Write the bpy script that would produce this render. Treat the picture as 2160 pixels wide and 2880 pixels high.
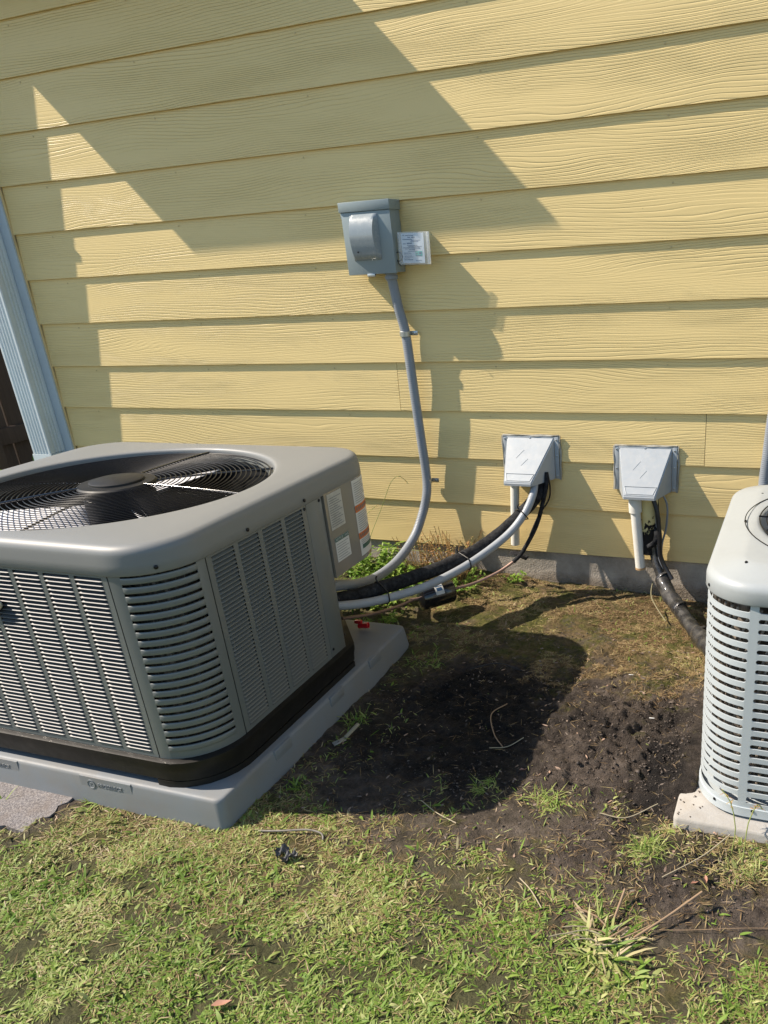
import bpy, bmesh, math, random
import numpy as np
from mathutils import Vector, Matrix
R_ = math.radians
random.seed(7); rng = np.random.default_rng(11)
S = bpy.context.scene
COL = S.collection
for o in list(bpy.data.objects): bpy.data.objects.remove(o)

# ------------------------------------------------------------------ camera
F_PX, PITCH, ROLL, YAW = 2149.145, 0.405712, -0.059846, -0.364009
CAM = Vector((0.0, -2.59717, 1.157581)); CX, CY = 1482.294, 1645.836
cy_, sy_, cp_, sp_ = math.cos(YAW), math.sin(YAW), math.cos(PITCH), math.sin(PITCH)
fwd = Vector((sy_*cp_, cy_*cp_, -sp_)); rt = Vector((cy_, -sy_, 0)); up = rt.cross(fwd)
Rv = rt*math.cos(ROLL) + up*math.sin(ROLL); Uv = up*math.cos(ROLL) - rt*math.sin(ROLL)
cam_d = bpy.data.cameras.new('camera'); cam = bpy.data.objects.new('camera', cam_d); COL.objects.link(cam)
M4 = Matrix((Rv, Uv, -fwd)).transposed().to_4x4(); M4.translation = CAM; cam.matrix_world = M4
cam_d.sensor_fit = 'VERTICAL'; cam_d.sensor_height = 24.0; cam_d.sensor_width = 18.0
cam_d.lens = F_PX/2880*24.0
cam_d.shift_x = (1080-CX)/2880; cam_d.shift_y = (CY-1440)/2880
cam_d.clip_start = 0.02; cam_d.clip_end = 500
S.camera = cam
S.render.resolution_x, S.render.resolution_y = 768, 1024

# ------------------------------------------------------------------ light
LIGHT = Vector((1.0, 0.267, -1.035)).normalized()          # direction the sunlight travels
w = bpy.data.worlds.new('World'); S.world = w; w.use_nodes = True
nt = w.node_tree; bg = nt.nodes['Background']; sky = nt.nodes.new('ShaderNodeTexSky')
sky.sky_type = 'NISHITA'; sky.sun_disc = False
sky.sun_elevation = math.asin(-LIGHT.z); sky.sun_rotation = math.atan2(-LIGHT.x, -LIGHT.y)
sky.air_density = 1.5; sky.dust_density = 0.4; sky.ozone_density = 4.0
nt.links.new(sky.outputs[0], bg.inputs[0]); bg.inputs[1].default_value = 0.092
sd = bpy.data.lights.new('sun', 'SUN'); sun = bpy.data.objects.new('sun', sd); COL.objects.link(sun)
sd.energy = 4.8; sd.angle = R_(0.53); sd.color = (1.0, 0.88, 0.735)
sun.rotation_euler = LIGHT.to_track_quat('-Z', 'Y').to_euler()
sun.location = (-4, -2, 6)
S.view_settings.view_transform = 'Standard'; S.view_settings.look = 'None'
S.view_settings.exposure = 0.78; S.view_settings.gamma = 1.0
S.view_settings.use_curve_mapping = False
S.render.engine = 'CYCLES'

# ------------------------------------------------------------------ material helpers
def mat(name, color=(.5,.5,.5), rough=.6, metal=0.0, spec=.5, coat=0.0, coat_rough=.1, trans=0.0, alpha=1.0):
    m = bpy.data.materials.new(name); m.use_nodes = True
    b = m.node_tree.nodes['Principled BSDF']
    b.inputs['Base Color'].default_value = (*color, 1); b.inputs['Roughness'].default_value = rough
    b.inputs['Metallic'].default_value = metal; b.inputs['Specular IOR Level'].default_value = spec
    b.inputs['Coat Weight'].default_value = coat; b.inputs['Coat Roughness'].default_value = coat_rough
    b.inputs['Transmission Weight'].default_value = trans; b.inputs['Alpha'].default_value = alpha
    return m
class N:
    """tiny node-building helper"""
    def __init__(s, m): s.m = m; s.t = m.node_tree; s.b = s.t.nodes['Principled BSDF']
    def n(s, typ, **kw):
        x = s.t.nodes.new(typ)
        for k, v in kw.items():
            if k.startswith('i_'): x.inputs[int(k[2:])].default_value = v
            else: setattr(x, k, v)
        return x
    def l(s, a, b): s.t.links.new(a, b); return b
    def math(s, op, a, b=None, c=None):
        x = s.t.nodes.new('ShaderNodeMath'); x.operation = op
        for i, v in enumerate((a, b, c)):
            if v is None: continue
            if isinstance(v, (int, float)): x.inputs[i].default_value = v
            else: s.t.links.new(v, x.inputs[i])
        return x.outputs[0]
    def coords(s, rand=False, scale=(1,1,1)):
        tc = s.n('ShaderNodeTexCoord'); mp = s.n('ShaderNodeMapping'); mp.inputs['Scale'].default_value = scale
        s.l(tc.outputs['Object'], mp.inputs['Vector'])
        if rand:
            oi = s.n('ShaderNodeObjectInfo'); c = s.n('ShaderNodeCombineXYZ')
            r = s.math('MULTIPLY', oi.outputs['Random'], 83.0)
            s.l(r, c.inputs[0]); s.l(r, c.inputs[1]); s.l(r, c.inputs[2])
            s.l(c.outputs[0], mp.inputs['Location'])
        return mp.outputs[0]
    def noise(s, vec, scale, detail=4, rough=.55, dist=0.0):
        x = s.n('ShaderNodeTexNoise'); x.inputs['Scale'].default_value = scale; x.inputs['Detail'].default_value = detail
        x.inputs['Roughness'].default_value = rough; x.inputs['Distortion'].default_value = dist
        if vec is not None: s.l(vec, x.inputs['Vector'])
        return x.outputs['Fac']
    def ramp(s, fac, stops):
        x = s.n('ShaderNodeValToRGB'); cr = x.color_ramp
        while len(cr.elements) < len(stops): cr.elements.new(.5)
        for e, (p, c) in zip(cr.elements, stops): e.position = p; e.color = (*c, 1) if len(c) == 3 else c
        s.l(fac, x.inputs[0]); return x.outputs[0]
    def mix(s, fac, a, b):
        x = s.n('ShaderNodeMix', data_type='RGBA')
        if isinstance(fac, (int, float)): x.inputs[0].default_value = fac
        else: s.l(fac, x.inputs[0])
        for i, v in ((6, a), (7, b)):
            if isinstance(v, tuple): x.inputs[i].default_value = (*v, 1)
            else: s.l(v, x.inputs[i])
        return x.outputs[2]
    def bump(s, h, strength=.5, dist=.002, prev=None):
        x = s.n('ShaderNodeBump'); x.inputs['Strength'].default_value = strength; x.inputs['Distance'].default_value = dist
        s.l(h, x.inputs['Height'])
        if prev is not None: s.l(prev, x.inputs['Normal'])
        s.l(x.outputs[0], s.b.inputs['Normal']); return x.outputs[0]
    def base(s, c): s.l(c, s.b.inputs['Base Color'])
    def rough(s, c): s.l(c, s.b.inputs['Roughness'])

def weathered(name, color, rough=.5, metal=0.0, dirt=.25, dirt_col=(.12,.1,.08), scale=9, bump=.0006, bscale=60, coat=0, spec=.5, seedscale=(1,1,1)):
    m = mat(name, color, rough, metal, spec, coat)
    n = N(m); v = n.coords(True, seedscale)
    a = n.noise(v, scale, 6, .65); f = n.math('MULTIPLY', n.ramp(a, [(.45,(0,0,0)),(.75,(1,1,1))]), dirt)
    n.base(n.mix(f, tuple(color), tuple(dirt_col)))
    n.rough(n.math('ADD', n.math('MULTIPLY', n.noise(v, scale*3, 3), .25), rough-.12))
    n.bump(n.noise(v, bscale, 3), .35, bump)
    return m

# --- painted fibre-cement siding with embossed cedar grain
def siding_mat():
    m = mat('painted_siding', (.79,.61,.285), .42, spec=.35); n = N(m)
    tc = n.n('ShaderNodeTexCoord'); oi = n.n('ShaderNodeObjectInfo'); sp = n.n('ShaderNodeSeparateXYZ')
    n.l(tc.outputs['Object'], sp.inputs[0]); x, z = sp.outputs[0], sp.outputs[2]
    r = n.math('MULTIPLY', oi.outputs['Random'], 61.0)
    def vec(sx, sz, off):
        c = n.n('ShaderNodeCombineXYZ'); n.l(n.math('ADD', n.math('MULTIPLY', x, sx), r), c.inputs[0])
        n.l(n.math('ADD', n.math('MULTIPLY', z, sz), off), c.inputs[1]); n.l(r, c.inputs[2]); return c.outputs[0]
    warp = n.noise(vec(1.1, 6.0, 0.0), 1.0, 1.5, .4)          # broad cathedral figures
    warp2 = n.noise(vec(4.5, 16.0, 5.0), 1.0, 1.0, .5)
    ph = n.math('ADD', n.math('MULTIPLY', z, 112.0), n.math('ADD', n.math('MULTIPLY', warp, 13.0), n.math('MULTIPLY', warp2, 1.5)))
    fr = n.math('FRACT', ph)
    saw = n.math('POWER', fr, 2.2)
    groove = n.math('POWER', n.math('ABSOLUTE', n.math('SUBTRACT', n.math('MULTIPLY', fr, 2.0), 1.0)), 5.0)
    amp = n.ramp(n.noise(vec(1.1, 9.0, 9.0), 1.0, 2.0, .5), [(.34,(.16,.16,.16)),(.60,(1,1,1))])
    h1 = n.math('MULTIPLY', n.math('SUBTRACT', n.math('MULTIPLY', saw, .6), groove), amp)
    # finer grain lines between
    ph2 = n.math('ADD', n.math('MULTIPLY', z, 190.0), n.math('MULTIPLY', warp, 34.0))
    fr2 = n.math('ABSOLUTE', n.math('SUBTRACT', n.math('MULTIPLY', n.math('FRACT', ph2), 2.0), 1.0))
    h2 = n.math('MULTIPLY', fr2, n.math('MULTIPLY', n.noise(vec(4.0, 30.0, 3.0), 1.0, 2.0), .26))
    fine = n.math('MULTIPLY', n.noise(vec(160, 420, 2.0), 1.0, 3.0), .12)
    h = n.math('ADD', n.math('ADD', h1, h2), fine)
    n.bump(h, 1.0, .0012)
    dirt = n.ramp(n.noise(vec(3, 9, 1.0), 1.0, 5, .6), [(.5,(0,0,0)),(.85,(1,1,1))])
    c = n.mix(n.math('MULTIPLY', dirt, .07), (.80,.62,.29), (.70,.53,.26))
    sp2 = n.ramp(n.noise(vec(70, 90, 7.0), 1.0, 2, .5), [(.755,(0,0,0)),(.80,(1,1,1))])
    c = n.mix(n.math('MULTIPLY', sp2, .35), c, (.30,.22,.13))
    n.base(c); return m
M_SIDING = siding_mat()
M_CAULK = weathered('yellow_caulk', (.66,.50,.24), .5, dirt=.3)
M_TRIM = weathered('pale_trim_paint', (.50,.60,.70), .45, dirt=.18, dirt_col=(.33,.33,.3), scale=5)
M_DOWN = weathered('pale_gutter_paint', (.62,.70,.74), .38, dirt=.2, dirt_col=(.42,.4,.34), scale=4, bump=.0003)
def concrete_mat():
    m = mat('concrete_foundation', (.34,.31,.27), .9, spec=.2); n = N(m); v = n.coords(); 
    a = n.noise(v, 7, 6, .7); c = n.ramp(a, [(.3,(.22,.20,.17)),(.6,(.40,.36,.31)),(.8,(.48,.43,.37))])
    tc = n.n('ShaderNodeTexCoord'); sp = n.n('ShaderNodeSeparateXYZ'); n.l(tc.outputs['Object'], sp.inputs[0])
    low = n.ramp(n.math('ADD', sp.outputs[2], n.math('MULTIPLY', n.noise(v, 14, 4), .05)), [(.015,(1,1,1)),(.06,(0,0,0))])
    c = n.mix(n.math('MULTIPLY', low, .5), c, (.17,.12,.075)); n.base(c)
    vv = n.coords(scale=(1,1,1.7))
    h = n.math('ADD', n.math('MULTIPLY', n.noise(vv, 70, 3, .6, 1.2), low), n.math('MULTIPLY', n.noise(v, 180, 3), .25))
    n.bump(h, 1.0, .012); return m
M_CONC = concrete_mat()
M_BOX = weathered('gray_enclosure_paint', (.24,.29,.305), .36, dirt=.06, scale=20, bump=.0002, spec=.5)
M_BOXCOVER = weathered('gray_cover_paint', (.27,.31,.335), .26, dirt=.05, scale=20, bump=.0002, coat=.3)
M_CONDUIT = weathered('gray_conduit_plastic', (.225,.25,.285), .42, dirt=.12, scale=25, bump=.0003)
M_WHIP = weathered('pale_gray_whip_plastic', (.33,.355,.385), .38, dirt=.15, scale=25, bump=.0003)
M_STEEL = mat('zinc_steel', (.52,.54,.55), .38, 1.0)
M_BLACKP = weathered('black_plastic', (.012,.012,.014), .38, dirt=.15, dirt_col=(.05,.045,.04), bump=.0003)
M_SCREW = mat('dark_screw', (.015,.015,.018), .35, .5)
def galv():
    m = mat('galvanised_hood', (.35,.38,.41), .5, .12); n = N(m); v = n.coords(True)
    vo = n.n('ShaderNodeTexVoronoi'); vo.inputs['Scale'].default_value = 70; n.l(v, vo.inputs['Vector'])
    bw = n.n('ShaderNodeRGBToBW'); n.l(vo.outputs['Color'], bw.inputs[0])
    c = n.ramp(bw.outputs[0], [(.1,(.335,.37,.40)),(.9,(.365,.39,.41))])
    d = n.ramp(n.noise(v, 16, 5, .7), [(.55,(0,0,0)),(.75,(1,1,1))]); n.base(n.mix(n.math('MULTIPLY', d, .2), c, (.5,.49,.46)))
    n.rough(n.math('ADD', n.math('MULTIPLY', n.noise(v, 30, 3), .25), .3)); n.bump(n.noise(v, 14, 3), .5, .0012); return m
M_GALV = galv()
M_CAULKG = weathered('old_gray_caulk', (.33,.32,.28), .8, dirt=.7, dirt_col=(.14,.12,.09), scale=40, bump=.002, bscale=90)
M_PVC = weathered('white_pvc', (.70,.69,.64), .3, dirt=.25, dirt_col=(.42,.34,.24), scale=12, bump=.0002)
M_FOAM = mat('black_foam', (.016,.016,.018), .92, spec=.25); _n = N(M_FOAM); _v = _n.coords(); _n.bump(_n.noise(_v, 260, 3, .7), .9, .0022)
_n.base(_n.ramp(_n.noise(_v, 60, 5, .7), [(.4,(.010,.010,.012)),(.62,(.035,.036,.038)),(.75,(.09,.09,.09))]))
def painted_foam():
    m = mat('foam_with_peeling_yellow_paint', (.6,.5,.2), .8, spec=.2); n = N(m); v = n.coords()
    tc = n.n('ShaderNodeTexCoord'); sp = n.n('ShaderNodeSeparateXYZ'); n.l(tc.outputs['Object'], sp.inputs[0])
    a = n.math('ADD', n.noise(v, 38, 6, .7, .6), n.math('MULTIPLY', n.math('SUBTRACT', sp.outputs[2], .262), 3.6))
    f = n.ramp(a, [(.505,(0,0,0)),(.53,(1,1,1))]); n.base(n.mix(f, (.016,.014,.013), (.66,.56,.27)))
    n.bump(n.math('ADD', f, n.math('MULTIPLY', n.noise(v, 90, 4), .6)), .9, .002); return m
M_PFOAM = painted_foam()
M_TAPE = mat('black_vinyl_tape', (.02,.02,.022), .30, coat=.4); _n = N(M_TAPE); _v = _n.coords(); _n.bump(_n.noise(_v, 60, 4, .65, .5), .9, .003)
_n.base(_n.ramp(_n.noise(_v, 26, 5, .7), [(.45,(.014,.014,.016)),(.62,(.05,.048,.045)),(.8,(.13,.11,.09))])); _n.rough(_n.ramp(_n.noise(_v, 18, 3), [(.35,(.18,)*3),(.65,(.65,)*3)]))
M_COPPER = weathered('aged_copper', (.33,.22,.18), .5, .6, dirt=.5, dirt_col=(.13,.10,.09), scale=20)
def ac_paint(name, col, rough, coat, metal=.0):
    m = mat(name, col, rough, metal, .5, coat, .12); n = N(m); v = n.coords(True)
    n.bump(n.noise(v, 420, 2), .12, .0003)
    c = n.mix(n.math('MULTIPLY', n.ramp(n.noise(v, 4, 5, .6), [(.45,(0,0,0)),(.8,(1,1,1))]), .18), tuple(col), tuple(x*.8+.03 for x in col))
    n.base(c); return m
M_CAPG = ac_paint('warm_gray_enamel', (.195,.20,.197), .50, .04)
M_PANELG = ac_paint('gray_enamel', (.15,.163,.160), .36, .3)
M_LOUV_SUN = ac_paint('gray_enamel_louver_sun_dimmed', (.052,.059,.064), .46, .0)  # panel gray darkened to offset sun glare on the front louvers
M_BASE = weathered('black_base_pan', (.010,.009,.008), .5, spec=.3, dirt=.3, dirt_col=(.035,.028,.02), scale=14, bump=.0008)
M_GUARD = mat('black_guard_wire', (.008,.008,.010), .34, 0, spec=.22)
M_INSIDE = mat('dark_interior', (.010,.010,.012), .5)
M_SPOKE = mat('black_spoke_wire', (.012,.012,.014), .16, 0, spec=.8, coat=.6)
M_HUB = weathered('black_hub_cap', (.009,.009,.010), .5, dirt=.2, dirt_col=(.05,.045,.04), coat=.0, spec=.3, bump=.0002)
M_BLADE = weathered('aluminium_blade', (.82,.82,.85), .5, .1, dirt=.2, dirt_col=(.4,.38,.34))
M_PAD = weathered('gray_plastic_pad', (.20,.215,.228), .6, dirt=.5, dirt_col=(.22,.19,.15), scale=7, bump=.0006, bscale=240)
M_COIL = mat('coil_fins', (.06,.052,.045), .6, .3); _n = N(M_COIL); _v = _n.coords(scale=(1,1,1))
_n.base(_n.ramp(_n.noise(_n.coords(scale=(9,9,1.2)), 6, 4, .7), [(.36,(.03,.027,.025)),(.52,(.12,.10,.085)),(.66,(.36,.31,.26))]))
M_COILW = mat('tan_coil_straps', (.26,.22,.18), .6)
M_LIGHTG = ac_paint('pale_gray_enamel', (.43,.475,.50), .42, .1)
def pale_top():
    m = M_LIGHTG.copy(); m.name = 'pale_gray_enamel_sun_dimmed_scuffed'; n = N(m)
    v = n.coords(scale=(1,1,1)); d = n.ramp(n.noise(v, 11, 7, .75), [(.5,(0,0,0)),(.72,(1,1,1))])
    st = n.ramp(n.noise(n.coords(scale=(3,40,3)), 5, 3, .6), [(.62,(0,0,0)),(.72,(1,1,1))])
    n.base(n.mix(n.math('MULTIPLY', n.math('MAXIMUM', d, st), .22), (.33,.355,.365), (.24,.245,.235))); return m  # base darker than the cabinet to offset direct sun on the cap; scuffs over it
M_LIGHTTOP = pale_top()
M_CEMPAD = weathered('pale_cement_pad', (.36,.345,.32), .85, dirt=.5, dirt_col=(.26,.22,.17), scale=18, bump=.002, bscale=120)
M_WHITE = mat('white_label', (.62,.62,.60), .45); M_WHITEPAPER = mat('white_card', (.60,.68,.76), .5)
M_OLDLABEL = weathered('worn_label', (.50,.49,.45), .5, dirt=.6, dirt_col=(.28,.27,.24), scale=60)
M_ORANGE = mat('orange_print', (.62,.15,.02), .5); M_GREEN = mat('green_print', (.02,.10,.075), .5)
M_INK = mat('gray_ink', (.16,.17,.18), .6); M_BLUEINK = mat('blue_ink', (.03,.09,.20), .6)
M_TEAL = mat('teal_print', (.05,.45,.42), .5); M_RED = mat('red_badge', (.30,.012,.010), .25, coat=.6)
M_CHROME = mat('badge_rim', (.62,.58,.52), .3, .6); M_REDP = mat('red_plastic', (.55,.012,.02), .3, coat=.3)
M_CLEAR = mat('clear_vinyl', (.85,.88,.90), .12, alpha=.28)
M_FENCE = weathered('old_brown_fence_wood', (.075,.045,.028), .9, dirt=.4, dirt_col=(.02,.015,.01), scale=6, bump=.003, bscale=20, seedscale=(6,6,.6))
M_SHADOW_CANOPY = weathered('shadow_canopy_metal', (.5,.5,.48), .5)
M_TWIG = weathered('dry_stem', (.30,.20,.12), .8, dirt=.4)
M_STRAWS = weathered('pale_dry_stem', (.36,.31,.21), .75, dirt=.3, dirt_col=(.3,.22,.14))
M_GLOVE = weathered('black_rag', (.06,.06,.065), .6, dirt=.6, dirt_col=(.28,.28,.28), scale=40, bump=.004, bscale=80)
M_BROWNLEAF = weathered('dead_leaf', (.36,.18,.12), .7, dirt=.4, dirt_col=(.2,.1,.06), scale=50)

def ground_mat():
    m = mat('soil', (.06,.05,.04), .95, spec=.25); n = N(m); v = n.coords()
    at = n.n('ShaderNodeAttribute', attribute_name='dry'); dry = at.outputs['Fac']
    at2 = n.n('ShaderNodeAttribute', attribute_name='wet_shade'); wet_shade = at2.outputs['Fac']
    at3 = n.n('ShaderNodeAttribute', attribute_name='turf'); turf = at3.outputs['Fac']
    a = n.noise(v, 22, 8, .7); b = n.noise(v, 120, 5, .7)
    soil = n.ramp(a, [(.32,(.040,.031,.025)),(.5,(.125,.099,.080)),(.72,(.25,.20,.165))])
    dark = n.ramp(a, [(.3,(.008,.007,.007)),(.6,(.024,.020,.018)),(.8,(.060,.048,.042))])  # for wet soil, and for the dark unit's shadow painted into the ground
    c = n.mix(wet_shade, soil, dark)
    moss = n.ramp(n.noise(v, 34, 6, .75, .8), [(.30,(.045,.034,.018)),(.46,(.15,.11,.045)),(.6,(.27,.19,.10)),(.8,(.40,.30,.21))])
    mossg = n.ramp(n.noise(v, 60, 5, .75), [(.3,(.035,.04,.010)),(.5,(.12,.12,.025)),(.75,(.24,.21,.06))])
    moss = n.mix(n.ramp(n.noise(v, 8.5, 4, .7, .6), [(.44,(0,)*3),(.56,(1,)*3)]), moss, mossg)
    moss = n.mix(n.ramp(n.noise(v, 12, 4, .75), [(.58,(0,)*3),(.68,(.75,)*3)]), moss, soil)
    c = n.mix(n.math('MULTIPLY', n.ramp(n.math('ADD', n.math('MULTIPLY', dry, 1.1), n.math('MULTIPLY', n.math('SUBTRACT', n.noise(v, 16, 5, .7), .5), 1.6)), [(.3,(0,)*3),(.62,(1,)*3)]), .9), c, moss)
    tcol = n.ramp(b, [(.3,(.045,.048,.016)),(.55,(.12,.13,.045)),(.8,(.24,.22,.10))])
    c = n.mix(n.math('MULTIPLY', turf, .8), c, tcol)
    sp = n.ramp(n.noise(v, 330, 2, .5), [(.70,(0,)*3),(.76,(1,)*3)]); c = n.mix(n.math('MULTIPLY', sp, .5), c, (.36,.30,.24))
    n.base(c)
    n.rough(n.ramp(n.math('MULTIPLY', wet_shade, a), [(.25,(.95,)*3),(.7,(.62,)*3)]))
    h = n.math('ADD', n.math('MULTIPLY', n.noise(v, 45, 8, .78), 1.0), n.math('MULTIPLY', b, .6))
    n.bump(h, 1.0, .030); return m
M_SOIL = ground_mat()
def slab_mat():
    m = mat('asphalt_concrete', (.2,.19,.19), .9, spec=.2); n = N(m); v = n.coords()
    c = n.ramp(n.noise(v, 260, 3, .6), [(.3,(.09,.085,.088)),(.5,(.21,.195,.195)),(.7,(.36,.33,.31))])
    d = n.ramp(n.noise(v, 14, 5, .7), [(.45,(0,)*3),(.7,(1,)*3)]); n.base(n.mix(n.math('MULTIPLY', d, .5), c, (.19,.15,.12)))
    n.bump(n.noise(v, 240, 3, .7), .9, .003); return m
M_SLAB = slab_mat()
def leaf_mat(name, stops, tr=.35):
    m = mat(name, (.1,.15,.03), .55, spec=.35); n = N(m)
    at = n.n('ShaderNodeAttribute', attribute_name='tone'); c = n.ramp(at.outputs['Fac'], stops)
    n.base(c)
    out = n.t.nodes['Material Output']; tl = n.n('ShaderNodeBsdfTranslucent'); n.l(c, tl.inputs[0]); mx = n.n('ShaderNodeMixShader'); mx.inputs[0].default_value = tr
    n.l(n.b.outputs[0], mx.inputs[1]); n.l(tl.outputs[0], mx.inputs[2]); n.l(mx.outputs[0], out.inputs[0]); return m
M_LAWN = leaf_mat('lawn_leaves', [(0,(.10,.20,.022)),(.22,(.20,.31,.05)),(.45,(.36,.41,.13)),(.65,(.50,.50,.22)),(.82,(.56,.48,.28)),(1,(.60,.46,.34))])
M_GREENLEAF = leaf_mat('fresh_weed_leaves', [(0,(.09,.18,.02)),(.5,(.19,.33,.04)),(1,(.36,.46,.09))])
M_DRY = leaf_mat('dry_thatch', [(0,(.10,.06,.03)),(.35,(.24,.16,.08)),(.6,(.38,.29,.15)),(.8,(.30,.28,.09)),(1,(.55,.42,.30))], .2)
M_RUST = leaf_mat('rusty_weed', [(0,(.16,.09,.04)),(.4,(.42,.20,.08)),(.7,(.50,.36,.14)),(1,(.28,.34,.10))], .25)
M_MULCH = leaf_mat('soil_bits', [(0,(.05,.04,.034)),(.5,(.11,.088,.073)),(.85,(.17,.135,.11)),(1,(.34,.23,.17))], .0)

# ------------------------------------------------------------------ object helpers
def link(name, me, m=None, parent=None, loc=None, rot=None):
    o = bpy.data.objects.new(name, me); COL.objects.link(o)
    if m is not None and me is not None and len(me.materials) == 0: me.materials.append(m)
    if parent is not None: o.parent = parent
    if loc is not None: o.location = loc
    if rot is not None: o.rotation_euler = rot
    return o
def tag(o, label=None, cat=None, group=None, kind=None):
    if label: o['label'] = label
    if cat: o['category'] = cat
    if group: o['group'] = group
    if kind: o['kind'] = kind
    return o
def thing(name, label, cat, loc=(0,0,0), rz=0, group=None):
    o = bpy.data.objects.new(name, None); COL.objects.link(o); o.location = loc; o.rotation_euler = (0,0,rz)
    o.empty_display_size = .05
    return tag(o, label, cat, group)
def mesh(verts, faces, smooth=False, name='mesh'):
    me = bpy.data.meshes.new(name); me.from_pydata([tuple(v) for v in verts], [], faces); me.update()
    if smooth: me.polygons.foreach_set('use_smooth', [True]*len(me.polygons))
    return me
def auto(me, ang=35):
    me.polygons.foreach_set('use_smooth', [True]*len(me.polygons))
    bm = bmesh.new(); bm.from_mesh(me); a = R_(ang)
    for e in bm.edges:
        if len(e.link_faces) == 2 and e.calc_face_angle(0) > a: e.smooth = False
    bm.to_mesh(me); bm.free(); return me
def box(x0,x1,y0,y1,z0,z1, bev=0, seg=2):
    bm = bmesh.new()
    vs = [bm.verts.new((x,y,z)) for z in (z0,z1) for y in (y0,y1) for x in (x0,x1)]
    for f in ((0,2,3,1),(4,5,7,6),(0,1,5,4),(2,6,7,3),(0,4,6,2),(1,3,7,5)): bm.faces.new([vs[i] for i in f])
    bmesh.ops.recalc_face_normals(bm, faces=bm.faces)
    if bev: bmesh.ops.bevel(bm, geom=list(bm.edges), offset=bev, segments=seg, affect='EDGES', profile=.5)
    me = bpy.data.meshes.new('box'); bm.to_mesh(me); bm.free()
    return auto(me) if bev else me
def join(*mes):
    bm = bmesh.new()
    for me in mes: bm.from_mesh(me)
    out = bpy.data.meshes.new('joined'); bm.to_mesh(out); bm.free(); return out
def fill_poly(pts, z): return [(x,y,z) for x,y in pts]
def loft(rings, close0=True, close1=True, smooth=True, ang=35):
    n = len(rings[0]); V = [p for r in rings for p in r]; Fc = []
    for k in range(len(rings)-1):
        for i in range(n):
            j = (i+1) % n; Fc.append((k*n+i, k*n+j, (k+1)*n+j, (k+1)*n+i))
    if close0: Fc.append(tuple(reversed(range(n))))
    if close1: Fc.append(tuple(range((len(rings)-1)*n, len(rings)*n)))
    me = mesh(V, Fc); bm = bmesh.new(); bm.from_mesh(me); bmesh.ops.recalc_face_normals(bm, faces=bm.faces)
    bm.to_mesh(me); bm.free()
    return auto(me, ang) if smooth else me
def catmull(pts, step=.012):
    P = [Vector(p) for p in pts]; P = [P[0]*2-P[1]] + P + [P[-1]*2-P[-2]]; out = []
    for i in range(1, len(P)-2):
        n = max(2, int((P[i+1]-P[i]).length/step))
        for k in range(n):
            t = k/n; a,b,c,d = P[i-1],P[i],P[i+1],P[i+2]
            out.append(.5*((2*b)+(c-a)*t+(2*a-5*b+4*c-d)*t*t+(3*b-a-3*c+d)*t**3))
    out.append(P[-2]); return out
def tube(pts, r, seg=14, step=.012, ridge=0, pitch=.006, rf=None, caps=True, wob=0):
    path = catmull(pts, step) if len(pts) > 2 else [Vector(pts[0]).lerp(Vector(pts[1]), t) for t in np.linspace(0,1,max(2,int((Vector(pts[1])-Vector(pts[0])).length/step)))]
    rings = []; L = 0; up0 = Vector((.31,.17,.93)); total = sum((path[i+1]-path[i]).length for i in range(len(path)-1))
    nrm = None
    for i, p in enumerate(path):
        t = (path[min(i+1,len(path)-1)]-path[max(i-1,0)]).normalized()
        if nrm is None: nrm = t.orthogonal().normalized()
        nrm = (nrm - t*nrm.dot(t)).normalized(); bn = t.cross(nrm)
        if i: L += (p-path[i-1]).length
        rr = r if rf is None else rf(L/total)*r
        rr *= 1 + ridge*math.sin(2*math.pi*L/pitch)
        rings.append([p + (nrm*math.cos(a)+bn*math.sin(a))*rr*(1+wob*math.sin(3*a+L*40)+wob*math.sin(L*90+a)) for a in [2*math.pi*k/seg for k in range(seg)]])
    return loft(rings, caps, caps, True, 50)
def cyl(p0, p1, r0, r1=None, seg=20):
    r1 = r0 if r1 is None else r1; p0 = Vector(p0); p1 = Vector(p1); t = (p1-p0).normalized(); a = t.orthogonal().normalized(); b = t.cross(a)
    return loft([[p + (a*math.cos(w)+b*math.sin(w))*r for w in [2*math.pi*k/seg for k in range(seg)]] for p, r in ((p0,r0),(p1,r1))])
def lathe(p0, axis, prof, seg=24):
    p0 = Vector(p0); t = Vector(axis).normalized(); a = t.orthogonal().normalized(); b = t.cross(a)
    return loft([[p0 + t*h + (a*math.cos(w)+b*math.sin(w))*r for w in [2*math.pi*k/seg for k in range(seg)]] for h, r in prof])
def extrude_x(profile, x0, x1):          # profile (y,z) closed
    n = len(profile); V = [(x0,y,z) for y,z in profile]+[(x1,y,z) for y,z in profile]
    Fc = [(i,(i+1)%n,(i+1)%n+n,i+n) for i in range(n)] + [tuple(reversed(range(n))), tuple(range(n,2*n))]
    me = mesh(V, Fc); bm = bmesh.new(); bm.from_mesh(me); bmesh.ops.recalc_face_normals(bm, faces=bm.faces); bm.to_mesh(me); bm.free(); return me
def text_mesh(s, size, depth=.0004):
    cu = bpy.data.curves.new('lettering', 'FONT'); cu.body = s; cu.size = size; cu.extrude = depth; cu.align_x = 'CENTER'; cu.align_y = 'CENTER'
    cu.resolution_u = 3
    o = bpy.data.objects.new('tmp', cu); COL.objects.link(o); dg = bpy.context.evaluated_depsgraph_get(); dg.update()
    me = bpy.data.meshes.new_from_object(o.evaluated_get(dg)); bpy.data.objects.remove(o); me.materials.clear(); return me
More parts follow.
